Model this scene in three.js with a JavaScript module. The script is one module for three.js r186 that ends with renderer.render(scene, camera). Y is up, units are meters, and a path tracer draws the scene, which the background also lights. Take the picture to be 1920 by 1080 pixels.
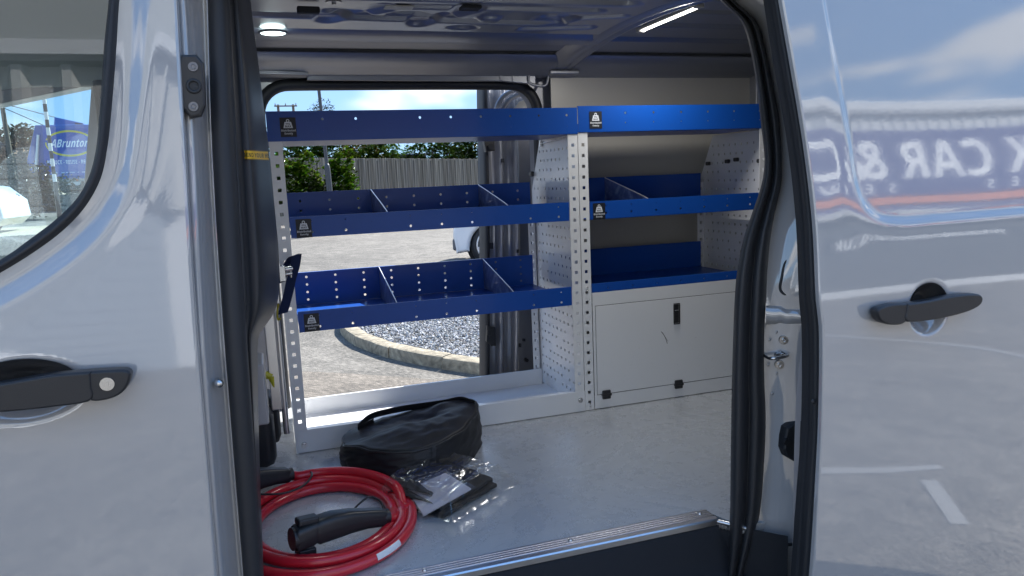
import * as THREE from 'three';
import { RoundedBoxGeometry } from 'three/addons/geometries/RoundedBoxGeometry.js';
import { mergeGeometries, mergeVertices, toCreasedNormals } from 'three/addons/utils/BufferGeometryUtils.js';
import { RectAreaLightUniformsLib } from 'three/addons/lights/RectAreaLightUniformsLib.js';
import { ImprovedNoise } from 'three/addons/math/ImprovedNoise.js';

// ------------------------------------------------------------------ camera, sky, sun, exposure
RectAreaLightUniformsLib.init();
const scene = new THREE.Scene();
const FOCAL = 1387, EYE = new THREE.Vector3(0, 1.46, 0);
const camera = new THREE.PerspectiveCamera(2 * Math.atan(540 / FOCAL) * 180 / Math.PI, 16 / 9, 0.05, 2000);
const RAD = Math.PI / 180;
const fwd = new THREE.Vector3(Math.sin(18 * RAD) * Math.cos(8.6 * RAD), -Math.sin(8.6 * RAD), -Math.cos(18 * RAD) * Math.cos(8.6 * RAD));
const right0 = new THREE.Vector3().crossVectors(fwd, new THREE.Vector3(0, 1, 0)).normalize();
const up0 = new THREE.Vector3().crossVectors(right0, fwd);
const camR = right0.clone().multiplyScalar(Math.cos(2.4 * RAD)).addScaledVector(up0, -Math.sin(2.4 * RAD));
const camU = up0.clone().multiplyScalar(Math.cos(2.4 * RAD)).addScaledVector(right0, Math.sin(2.4 * RAD));
camera.position.copy(EYE);
camera.quaternion.setFromRotationMatrix(new THREE.Matrix4().makeBasis(camR, camU, fwd.clone().negate()));
scene.add(camera);

const noise = new ImprovedNoise();
const fbm = (x, y, z, o = 5) => { let a = 0, s = 0.5; for (let i = 0; i < o; i++) { a += s * noise.noise(x, y, z); x = x * 2.03 + 7.1; y = y * 2.03 + 3.7; z = z * 2.03 + 1.3; s *= 0.5; } return a; };
const sstep = (a, b, x) => { const t = Math.min(1, Math.max(0, (x - a) / (b - a))); return t * t * (3 - 2 * t); };
const lerp = (a, b, t) => a + (b - a) * t;
const SUN = new THREE.Vector3(0.50, 0.68, -0.53).normalize();
{
  const W = 1024, H = 512, d = new Float32Array(W * H * 4);
  for (let j = 0; j < H; j++) for (let i = 0; i < W; i++) {
    const th = ((i + 0.5) / W - 0.5) * 2 * Math.PI, el = ((j + 0.5) / H - 0.5) * Math.PI;
    const x = Math.cos(el) * Math.cos(th), y = Math.sin(el), z = Math.cos(el) * Math.sin(th);
    const up = Math.max(0, y), h = Math.pow(1 - up, 3.2);
    let c = [lerp(0.10, 0.27, h), lerp(0.26, 0.43, h), lerp(0.58, 0.62, h)];
    const mu = Math.max(0, x * SUN.x + y * SUN.y + z * SUN.z), glow = 0.22 * Math.pow(mu, 8);
    c = c.map((v, k) => v * 1.0 + glow * [1, 0.98, 0.92][k]);
    const band = sstep(0.0, 0.05, up) * (1 - 0.85 * sstep(0.30, 0.62, up));
    const n = fbm(x * 3.4 + 2.0, y * 13 + 1.0, z * 3.4 - 3.0, 6) + 0.35 * fbm(x * 1.2 + 9, y * 4, z * 1.2 + 5, 3);
    const cl = sstep(-0.05, 0.17, n) * band;
    const shade = 0.80 + 0.38 * sstep(-0.1, 0.25, fbm(x * 6 + 5, y * 22 + 4, z * 6, 4));
    c = c.map((v, k) => lerp(v, [0.90, 0.91, 0.93][k] * shade, cl * 0.92));
    if (y < 0) { const g = sstep(0, -0.12, y); c = c.map((v, k) => lerp(v, [0.22, 0.21, 0.20][k], g)); }
    const o = (j * W + i) * 4; d[o] = c[0]; d[o + 1] = c[1]; d[o + 2] = c[2]; d[o + 3] = 1;
  }
  const t = new THREE.DataTexture(d, W, H, THREE.RGBAFormat, THREE.FloatType);
  t.mapping = THREE.EquirectangularReflectionMapping; t.magFilter = THREE.LinearFilter; t.minFilter = THREE.LinearFilter; t.needsUpdate = true;
  scene.background = t; scene.environment = t;
}
scene.backgroundIntensity = 0.66; scene.environmentIntensity = 0.66;
const sun = new THREE.DirectionalLight(new THREE.Color(1, 0.965, 0.91), 4.2);
sun.position.copy(SUN).multiplyScalar(40); sun.target.position.set(0, 0, -3); sun.castShadow = true;
sun.shadow.mapSize.set(4096, 4096); Object.assign(sun.shadow.camera, { left: -30, right: 30, top: 30, bottom: -30, near: 1, far: 120 });
scene.add(sun, sun.target);
const renderer = new THREE.WebGLRenderer({ antialias: true });
renderer.setSize(1024, 576); renderer.shadowMap.enabled = true;
renderer.toneMapping = THREE.LinearToneMapping; renderer.toneMappingExposure = 3.3;

// ------------------------------------------------------------------ helpers
let seed = 7; const rnd = () => { seed = (seed * 1664525 + 1013904223) >>> 0; return seed / 4294967296; };
const rr = (a, b) => a + (b - a) * rnd();
const V = (x, y, z) => new THREE.Vector3(x, y, z);
const ray = (px, py) => fwd.clone().multiplyScalar(FOCAL).addScaledVector(camR, px - 960).addScaledVector(camU, -(py - 540)).normalize();
const onZ = (px, py, z) => { const d = ray(px, py); return d.multiplyScalar(z / d.z).add(EYE); };
const onX = (px, py, x) => { const d = ray(px, py); return d.multiplyScalar(x / d.x).add(EYE); };
const onY = (px, py, y) => { const d = ray(px, py); return d.multiplyScalar((y - EYE.y) / d.y).add(EYE); };
// the car park rises a little away from the far side of the van and towards its front
const groundY = (x, z) => { const k = Math.max(0, -z - 3.4); return 0.020 * k - 0.030 * x * sstep(4, 16, k); };
const onGround = (px, py) => { const d = ray(px, py); let y = 0, p; for (let i = 0; i < 30; i++) { p = d.clone().multiplyScalar((y - EYE.y) / d.y).add(EYE); y = lerp(y, groundY(p.x, p.z), 0.6); } return p; };
const names = {};
const numbered = (n) => { names[n] = (names[n] ?? -1) + 1; return names[n] ? n + '_' + String(names[n]).padStart(3, '0') : n; };
function thing(name, label, category, pos = [0, 0, 0], turn = 0, group) {
  const o = new THREE.Group(); o.name = numbered(name); o.position.set(...pos); o.rotation.y = turn; o.userData = { label, category }; if (group) o.userData.group = group;
  scene.add(o); return o;
}
function part(name, geo, mat, parent, label) {
  const m = new THREE.Mesh(geo, mat); m.name = name; m.castShadow = m.receiveShadow = true; if (label) m.userData.label = label;
  parent.add(m); return m;
}
function struct(name, geo, mat, kind = 'structure') { const m = part(name, geo, mat, scene); m.userData.kind = kind; return m; }
function at(m, x, y, z, rx = 0, ry = 0, rz = 0) { m.position.set(x, y, z); m.rotation.set(rx, ry, rz); return m; }
const T4 = (x = 0, y = 0, z = 0, rx = 0, ry = 0, rz = 0, sx = 1, sy = 1, sz = 1) => new THREE.Matrix4().compose(V(x, y, z), new THREE.Quaternion().setFromEuler(new THREE.Euler(rx, ry, rz)), V(sx, sy, sz));
const clean = (g) => { const o = g.index ? g.toNonIndexed() : g.clone(); for (const k of Object.keys(o.attributes)) if (!['position', 'normal', 'uv', 'color'].includes(k)) o.deleteAttribute(k); return o; };
const merge = (list) => mergeGeometries(list.map(clean));
// uv in metres by the dominant axis of each face
function metreUV(g0) {
  const g = g0.index ? g0.toNonIndexed() : g0, p = g.attributes.position, uv = new Float32Array(p.count * 2), a = V(0, 0, 0), b = V(0, 0, 0), c = V(0, 0, 0);
  for (let i = 0; i < p.count; i += 3) {
    a.fromBufferAttribute(p, i); b.fromBufferAttribute(p, i + 1).sub(a); c.fromBufferAttribute(p, i + 2).sub(a); b.cross(c);
    const x = Math.abs(b.x), y = Math.abs(b.y), z = Math.abs(b.z);
    for (let k = 0; k < 3; k++) { const q = i + k; const X = p.getX(q), Y = p.getY(q), Z = p.getZ(q); const w = x > y && x > z ? [Z, Y] : y > z ? [X, Z] : [X, Y]; uv[q * 2] = w[0]; uv[q * 2 + 1] = w[1]; }
  }
  g.setAttribute('uv', new THREE.BufferAttribute(uv, 2)); return g;
}
const box = (x0, x1, y0, y1, z0, z1, r = 0.004) => {
  const w = Math.abs(x1 - x0), h = Math.abs(y1 - y0), d = Math.abs(z1 - z0);
  const rad = Math.min(r, w * 0.45, h * 0.45, d * 0.45);
  const g = rad > 0.0008 ? new RoundedBoxGeometry(w, h, d, 1, rad) : new THREE.BoxGeometry(w, h, d);
  g.translate((x0 + x1) / 2, (y0 + y1) / 2, (z0 + z1) / 2); return metreUV(g);
};
const cyl = (a, b, r1, r2 = r1, seg = 20) => { // from point a to b
  const d = b.clone().sub(a), L = d.length(), g = new THREE.CylinderGeometry(r2, r1, L, seg);
  g.applyQuaternion(new THREE.Quaternion().setFromUnitVectors(V(0, 1, 0), d.normalize())); g.translate((a.x + b.x) / 2, (a.y + b.y) / 2, (a.z + b.z) / 2); return g;
};
const tube = (pts, r, n = 80, seg = 12, closed = false) => new THREE.TubeGeometry(new THREE.CatmullRomCurve3(pts, closed, 'centripetal'), n, r, seg, closed);
// grid surface from f(u, v) -> Vector3, optionally without the cells where drop(point) holds
function grid(f, nu, nv, drop, uvf) {
  const pos = [], uv = [], idx = [], P = [];
  for (let j = 0; j <= nv; j++) for (let i = 0; i <= nu; i++) { const p = f(i / nu, j / nv); P.push(p); pos.push(p.x, p.y, p.z); if (uvf) uv.push(...uvf(p)); else uv.push(p.x, p.y); }
  for (let j = 0; j < nv; j++) for (let i = 0; i < nu; i++) {
    const a = j * (nu + 1) + i, b = a + 1, c = a + nu + 1, d = c + 1;
    if (drop && drop(P[a].clone().add(P[d]).multiplyScalar(0.5))) continue;
    idx.push(a, b, d, a, d, c);
  }
  const g = new THREE.BufferGeometry(); g.setAttribute('position', new THREE.Float32BufferAttribute(pos, 3)); g.setAttribute('uv', new THREE.Float32BufferAttribute(uv, 2)); g.setIndex(idx); g.computeVertexNormals(); return g;
}
// loft through polylines of equal length
function loft(cols, closed = false) {
  const n = cols[0].length, list = closed ? [...cols, cols[0]] : cols, nu = list.length - 1;
  return grid((u, v) => list[Math.round(u * nu)][Math.round(v * (n - 1))].clone(), nu, n - 1, null, (p) => [p.x + p.z, p.y]);
}
const interp = (keys, vals, y) => { // smooth (Catmull-Rom) interpolation of a table
  let i = 0; while (i < keys.length - 2 && y > keys[i + 1]) i++;
  const t = (y - keys[i]) / (keys[i + 1] - keys[i]), m = (k) => k <= 0 ? (vals[1] - vals[0]) / (keys[1] - keys[0]) : k >= keys.length - 1 ? (vals[k] - vals[k - 1]) / (keys[k] - keys[k - 1]) : (vals[k + 1] - vals[k - 1]) / (keys[k + 1] - keys[k - 1]);
  const h = keys[i + 1] - keys[i], tt = Math.min(1.6, Math.max(-0.6, t)), t2 = tt * tt, t3 = t2 * tt;
  if (t < 0 || t > 1) return vals[t < 0 ? 0 : vals.length - 1] + (t < 0 ? t * h * m(0) : (t - 1) * h * m(keys.length - 1));
  return (2 * t3 - 3 * t2 + 1) * vals[i] + (t3 - 2 * t2 + tt) * h * m(i) + (-2 * t3 + 3 * t2) * vals[i + 1] + (t3 - t2) * h * m(i + 1);
};
// sheet cut from a polygon with holes, in the plane of (a, b) and t thick
function sheet(poly, holes, t, bevel = 0) {
  const s = new THREE.Shape(poly.map((p) => new THREE.Vector2(...p)));
  for (const h of holes) s.holes.push(new THREE.Path(h.map((p) => new THREE.Vector2(...p))));
  return new THREE.ExtrudeGeometry(s, { depth: t, bevelEnabled: bevel > 0, bevelSize: bevel, bevelThickness: bevel, bevelSegments: 2, curveSegments: 10 });
}
const sq = (x, y, r) => [[x - r, y - r], [x - r, y + r], [x + r, y + r], [x + r, y - r]];
const rnd8 = (x, y, r) => Array.from({ length: 8 }, (_, k) => [x + r * Math.cos(-k * Math.PI / 4), y + r * Math.sin(-k * Math.PI / 4)]);
const toX = (g, x) => { g.applyMatrix4(new THREE.Matrix4().makeBasis(V(0, 0, 1), V(0, 1, 0), V(-1, 0, 0))); g.translate(x, 0, 0); return g; }; // shape plane (z, y) at x
function tex(w, h, fn, srgb = true) {
  const d = new Uint8Array(w * h * 4);
  for (let j = 0; j < h; j++) for (let i = 0; i < w; i++) { const c = fn(i / w, j / h, i, j), o = (j * w + i) * 4; for (let k = 0; k < 3; k++) d[o + k] = Math.max(0, Math.min(255, (Array.isArray(c) ? c[k] : c) * 255)); d[o + 3] = 255; }
  const t = new THREE.DataTexture(d, w, h, THREE.RGBAFormat); t.wrapS = t.wrapT = THREE.RepeatWrapping; t.magFilter = THREE.LinearFilter; t.minFilter = THREE.LinearMipmapLinearFilter; t.generateMipmaps = true; if (srgb) t.colorSpace = THREE.SRGBColorSpace; t.needsUpdate = true; return t;
}
// periodic noise in the unit square
const pn = (u, v, f, o = 4, s = 0) => { const a = u * 2 * Math.PI, b = v * 2 * Math.PI, k = f / 6.283; return fbm(Math.cos(a) * k + s, Math.sin(a) * k + Math.cos(b) * k * 1.0 + s * 2, Math.sin(b) * k + s * 3, o); };
const rep = (t, x, y = x) => { const c = t.clone(); c.repeat.set(x, y); c.needsUpdate = true; return c; };
function canvas(w, h, draw) { const c = document.createElement('canvas'); c.width = w; c.height = h; const g = c.getContext('2d'); draw(g, w, h); const t = new THREE.CanvasTexture(c); t.colorSpace = THREE.SRGBColorSpace; t.magFilter = THREE.LinearFilter; return t; }
const std = (r, g, b, roughness, o = {}) => { const { Phys, ...k } = o; const m = Phys === false ? new THREE.MeshStandardMaterial(k) : new THREE.MeshPhysicalMaterial(k); m.color.setRGB(r, g, b); m.roughness = roughness; m.side = THREE.DoubleSide; return m; };

// ------------------------------------------------------------------ materials
const peel = tex(256, 256, (u, v) => 0.5 + 0.9 * pn(u, v, 26, 2, 3), false);
const fine = tex(256, 256, (u, v, i, j) => 0.5 + 0.5 * pn(u, v, 60, 3, 8), false);
const blueWear = canvas(1024, 1024, (g, w, h) => {
  g.fillStyle = 'rgb(226,226,226)'; g.fillRect(0, 0, w, h);
  for (let i = 0; i < 1500; i++) { const x = rnd() * w, y = rnd() * h, l = 3 + rnd() * rnd() * 60, a = rr(-0.35, 0.35) + (rnd() < 0.2 ? 1.2 : 0), k = rnd() < 0.65 ? 255 : 150; g.strokeStyle = `rgba(${k},${k},${k},${0.05 + 0.5 * rnd() * rnd()})`; g.lineWidth = 0.6 + rnd(); g.beginPath(); g.moveTo(x, y); g.lineTo(x + l * Math.cos(a), y + l * Math.sin(a)); g.stroke(); }
  for (let i = 0; i < 500; i++) { g.fillStyle = `rgba(${rnd() < 0.5 ? '255,236,200' : '120,120,130'},${0.1 + 0.5 * rnd() * rnd()})`; g.beginPath(); g.arc(rnd() * w, rnd() * h, 0.5 + rnd() * 1.3, 0, 7); g.fill(); }
}); blueWear.wrapS = blueWear.wrapT = THREE.RepeatWrapping;
const M = {
  paint: std(0.36, 0.36, 0.362, 0.06, { metalness: 0.0, roughnessMap: rep(tex(256, 256, (u, v) => 0.75 + 0.5 * pn(u, v, 9, 5, 4) + 0.15 * (rnd() - 0.5), false), 1.3), clearcoat: 1, clearcoatRoughness: 0.01, ior: 2.05, bumpMap: rep(peel, 7), bumpScale: 0.000022 }),
  paintIn: std(0.34, 0.345, 0.37, 0.34, { metalness: 0.3, clearcoat: 0.6, clearcoatRoughness: 0.08 }),
  roofInShaded: std(0.30, 0.31, 0.335, 0.40, { metalness: 0.5, clearcoat: 0.15, clearcoatRoughness: 0.3 }),  // inner body paint darkened, so the ceiling shade sits in the colour
  rubber: std(0.018, 0.020, 0.024, 0.55, { bumpMap: rep(fine, 8), bumpScale: 0.0002 }),
  trim: std(0.016, 0.018, 0.022, 0.42, { bumpMap: rep(fine, 10), bumpScale: 0.0002 }),
  black: std(0.02, 0.021, 0.024, 0.38, { bumpMap: rep(fine, 12), bumpScale: 0.0002 }),
  glass: std(0.88, 0.97, 0.98, 0.0, { transmission: 1, thickness: 0, ior: 1.85, specularIntensity: 1 }),
  blue: std(0.006, 0.085, 0.44, 0.36, { map: rep(blueWear, 1.3, 1.3), clearcoat: 0.15, clearcoatRoughness: 0.10, specularIntensity: 0.6, bumpMap: rep(fine, 20), bumpScale: 0.00008 }),
  white: std(0.72, 0.73, 0.74, 0.36, { clearcoat: 0.5, clearcoatRoughness: 0.12, bumpMap: rep(fine, 20), bumpScale: 0.00006 }),
  cream: std(0.48, 0.465, 0.42, 0.45, {}),
  lining: std(0.46, 0.44, 0.39, 0.38, { metalness: 0.15, bumpMap: rep(fine, 3, 30), bumpScale: 0.00008 }),
  steel: std(0.62, 0.62, 0.62, 0.25, { metalness: 1 }),
  alu: std(0.72, 0.72, 0.73, 0.28, { metalness: 1, bumpMap: rep(fine, 2, 60), bumpScale: 0.0001 }),
  dark: std(0.02, 0.022, 0.028, 0.7, {}),
};
// ------------------------------------------------------------------ ground
const asphaltMap = tex(2048, 2048, (u, v, i, j) => {
  const a = pn(u, v, 7, 3, 1) * 0.45 + pn(u, v, 46, 2, 2) * 0.9, b = pn(u, v, 380, 1, 5), c = rnd();
  const s = 0.60 + 0.22 * a + 0.42 * b + 0.20 * (c - 0.5) + (c > 0.985 ? 0.2 : 0) - (c < 0.03 ? 0.22 : 0); return [s, s * 0.985, s * 0.955];
});
const asphaltBump = tex(512, 512, (u, v) => 0.5 + 0.5 * pn(u, v, 90, 3, 2) + 0.3 * (rnd() - 0.5), false);
M.asphalt = std(0.38, 0.362, 0.335, 0.9, { map: rep(asphaltMap, 0.14), bumpMap: rep(asphaltBump, 0.9), bumpScale: 0.006, vertexColors: true });
M.patch = std(0.40, 0.355, 0.305, 0.9, { map: rep(asphaltMap, 0.15), bumpMap: rep(asphaltBump, 1.2), bumpScale: 0.006 });
{
  const g = grid((u, v) => { const e = (t) => Math.sign(t - 0.5) * Math.pow(Math.abs(t - 0.5) * 2, 2.6) * 260; const x = e(u), z = e(v) - 3; return V(x, Math.abs(x) > 90 || Math.abs(z) > 90 ? groundY(x * Math.min(1, 90 / Math.abs(x)), Math.max(z, -90)) : groundY(x, z), z); }, 150, 150, null, (p) => [p.x, p.z]);
  const n = g.attributes.position.count, c = new Float32Array(n * 3);
  for (let i = 0; i < n; i++) { const x = g.attributes.position.getX(i), z = g.attributes.position.getZ(i), k = 0.92 + 0.42 * fbm(x * 0.35, z * 0.5, 4, 4) + 0.30 * fbm(x * 1.1, z * 2.4, 9, 4); c.set([k, k * 0.995, k * 0.98], i * 3); }
  g.setAttribute('color', new THREE.BufferAttribute(c, 3));
  struct('ground', g, M.asphalt);
  // newer, browner strip of surfacing beside the van, its edge a ragged joint
  const pts = [[-60, 694], [300, 695], [490, 696], [620, 700], [800, 712], [960, 724], [1300, 760]].map((p) => onGround(...p));
  const edge = new THREE.CatmullRomCurve3(pts).getPoints(160);
  const strip = grid((u, v) => { const p = edge[Math.round(u * 160)]; const z = lerp(-3.0, p.z + 0.012 * noise.noise(p.x * 14, 2, 3) + 0.02 * noise.noise(p.x * 3, 2, 3), v); return V(p.x, groundY(p.x, z) + 0.005 + 0.012 * (v > 0.999 ? 0.1 : 0), z); }, 160, 12, null, (p) => [p.x, p.z]);
  struct('asphalt_strip', strip, M.patch);
}
// painted bay marks on the ground beside the van
M.line = std(0.25, 0.25, 0.245, 0.75, { bumpMap: rep(asphaltBump, 1), bumpScale: 0.002 });
for (const [a, b] of [[[2.35, 0.33], [2.95, 0.12]], [[2.45, -0.45], [2.75, 0.0]], [[5.1, 1.0], [5.1, 5.4]], [[2.6, 1.6], [2.6, 5.4]], [[0.1, 1.6], [0.1, 5.4]], [[-2.4, 1.6], [-2.4, 5.4]]]) {
  const L = Math.hypot(b[0] - a[0], b[1] - a[1]), g = new THREE.PlaneGeometry(L, 0.07).rotateX(-Math.PI / 2).rotateY(-Math.atan2(b[1] - a[1], b[0] - a[0])).translate((a[0] + b[0]) / 2, 0.005, (a[1] + b[1]) / 2);
  const m = struct(numbered('road_marking'), metreUV(g), M.line);
}

// ------------------------------------------------------------------ the van
const van = thing('panel_van', 'silver panel van with both sliding doors open and empty racking inside', 'van');
const FZ = -1.30, SZ = -1.22, FLOOR = 0.60;
const TT = (() => { const t = [0], n = 400; for (let i = 1; i <= n; i++) { const Y = 0.9 + i * 0.003; t.push(t[i - 1] + 0.003 * (0.085 * sstep(1.0, 1.3, Y) + 0.06 * Math.max(0, Y - 1.3))); } return t; })();
const tumble = (Y) => Y < 0.9 ? 0.10 * Math.pow(Math.max(0, 0.78 - Y), 2) : TT[Math.min(399, Math.floor((Y - 0.9) / 0.003))] + (((Y - 0.9) / 0.003) % 1) * (TT[Math.min(400, Math.floor((Y - 0.9) / 0.003) + 1)] - TT[Math.min(399, Math.floor((Y - 0.9) / 0.003))]);
const onSkin = (px, py, z0) => { let z = z0, p; for (let i = 0; i < 12; i++) { p = onZ(px, py, z); z = z0 - tumble(p.y); } return p; };
const pxLoft = (ykeys, cols, y0 = -140, y1 = 1330, n = 90) => loft(cols.map(({ x, z }) => Array.from({ length: n + 1 }, (_, i) => { const y = lerp(y0, y1, i / n); return onSkin(interp(ykeys, x, y), y, Array.isArray(z) ? interp(ykeys, z, y) : z); })));
function polySD(poly, x, y) { // distance to a polygon's outline, positive inside
  let d = 1e9, ins = false;
  for (let i = 0, j = poly.length - 1; i < poly.length; j = i++) {
    const [ax, ay] = poly[j], [bx, by] = poly[i], ex = bx - ax, ey = by - ay, t = Math.max(0, Math.min(1, ((x - ax) * ex + (y - ay) * ey) / (ex * ex + ey * ey)));
    d = Math.min(d, Math.hypot(x - ax - t * ex, y - ay - t * ey));
    if ((ay > y) !== (by > y) && x < (bx - ax) * (y - ay) / (by - ay) + ax) ins = !ins;
  }
  return ins ? d : -d;
}
const smoothPts = (pts, n = 60) => new THREE.CatmullRomCurve3(pts.map((p) => V(p.x, p.y, p.z)), false, 'centripetal').getPoints(n);
const table = (ys, xs, z0) => { const p = ys.map((y, i) => onSkin(xs[i], y, z0)); const r = p.map((q) => [q.y, q.x]).sort((a, b) => a[0] - b[0]); return (Y) => interp(r.map((q) => q[0]), r.map((q) => q[1]), Y); };

// sliding door, slid back along the near side
const DY = [0, 114, 270, 415, 560, 618, 795, 914, 1080], DR = [1470, 1490, 1516, 1533, 1540, 1546, 1544, 1538, 1527], DL = [1431, 1449, 1476, 1492, 1498, 1503, 1502, 1494, 1482];
{
  const edgeX = table(DY, DR, SZ);
  const crease = smoothPts([[1530, -120], [1545, 0], [1572, 150], [1592, 260], [1606, 345], [1622, 385], [1648, 409], [1690, 416], [1760, 411], [1920, 398]].map((p) => onSkin(...p, SZ)), 80).map((p) => [p.x, p.y]);
  const blank = [...crease, [2.6, crease[80][1] - 0.012], [2.6, 2.3], [crease[0][0] - 0.05, 2.3]];
  const hc = onSkin(1742, 579, SZ);
  const disp = (x, Y) => {
    const d = Math.abs(x - crease[40][0]) < 1.6 ? polySD(blank, x, Y) : 1;
    let k = -0.0075 * sstep(-0.005, 0.011, d) + 0.0003 * Math.exp(-Math.pow((d + 0.030) / 0.028, 2));
    const r = Math.hypot((x - hc.x) / 1.0, (Y - hc.y) / 1.02);
    k -= 0.036 * sstep(0.060, 0.026, r);
    return k - 0.0008 * noise.noise(x * 2.2, Y * 2.6, 3);
  };
  const skin = grid((u, v) => { const Y = lerp(0.30, 1.90, v), x0 = edgeX(Y), x = x0 + u * (2.3 - x0); return V(x, Y, SZ - tumble(Y) + disp(x, Y)); }, 250, 340);
  const door = part('sliding_door', skin, M.paint, van, 'open silver sliding door with black handle and blank window panel');
  // folded front edge of the skin
  part('edge_fold', loft([0, 1, 2, 3, 4].map((k) => Array.from({ length: 61 }, (_, i) => { const Y = lerp(0.30, 1.90, i / 60); const a = k / 4 * Math.PI / 2; return V(edgeX(Y) - 0.005 * Math.sin(a), Y, SZ - tumble(Y) + disp(edgeX(Y), Y) - 0.005 * (1 - Math.cos(a)) - (k === 4 ? 0.006 : 0)); }))), M.paint, door);
  // rubber on the leading edge, with two shallow grooves
  const cols = []; for (let k = 0; k <= 12; k++) { const t = k / 12; cols.push({ x: DR.map((r, i) => lerp(r + 1, DL[i], t)), z: SZ - 0.004 - 0.062 * t + 0.006 * Math.sin(Math.PI * Math.min(1, t * 1.02)) - 0.004 * Math.exp(-Math.pow((t - 0.33) / 0.06, 2)) - 0.004 * Math.exp(-Math.pow((t - 0.66) / 0.06, 2)) }); }
  part('edge_seal', pxLoft(DY, cols), M.rubber, door);
  part('inner_panel', merge([grid((u, v) => { const Y = lerp(0.34, 1.86, v), x0 = edgeX(Y) + 0.006; return V(lerp(x0, 2.28, u), Y, SZ - tumble(Y) - 0.062); }, 24, 40), pxLoft([640, 760, 1080, 1330], [{ x: [1504, 1492, 1484, 1470], z: SZ - 0.068 }, { x: [1506, 1502, 1490, 1480], z: SZ - 0.067 }], 640, 1330)]), M.paintIn, door);
  part('seal_button', new THREE.SphereGeometry(0.006, 12, 8).scale(1, 1, 0.5).translate(...onSkin(1525, 753, SZ - 0.022).toArray()), M.rubber, door);
  // pull handle: a tapered bar over the bowl, with a separate end piece
  const bar = (pts, z, dep) => { const s = new THREE.Shape(new THREE.SplineCurve(pts.map((p) => { const q = onSkin(...p, SZ + 0.02); return new THREE.Vector2(q.x, q.y); })).getPoints(40)); const g = new THREE.ExtrudeGeometry(s, { depth: dep, bevelEnabled: true, bevelSize: 0.004, bevelThickness: 0.007, bevelSegments: 4, curveSegments: 8 }); g.translate(0, 0, z); return g; };
  part('door_handle', bar([[1696, 571], [1730, 566], [1780, 556], [1820, 553], [1831, 558], [1826, 570], [1800, 582], [1750, 594], [1697, 599], [1694, 585], [1696, 571]], SZ + 0.012, 0.012), M.black, door);
  part('handle_end', bar([[1692, 571], [1670, 572], [1650, 577], [1642, 583], [1648, 598], [1668, 605], [1691, 600], [1692, 571]], SZ + 0.010, 0.011), M.black, door);
  part('bowl_dark_reflection', grid((u, v) => { const a = lerp(0.02, Math.PI - 0.02, u), r = 0.053 * v; const x = hc.x + r * Math.cos(a) * 1.02, Y = hc.y + 0.004 + r * Math.sin(a); return V(x, Y, SZ - tumble(Y) + disp(x, Y) + 0.0025); }, 24, 10), M.black, door);  // black sheet standing in for the dark reflection in the upper bowl
}
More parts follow.
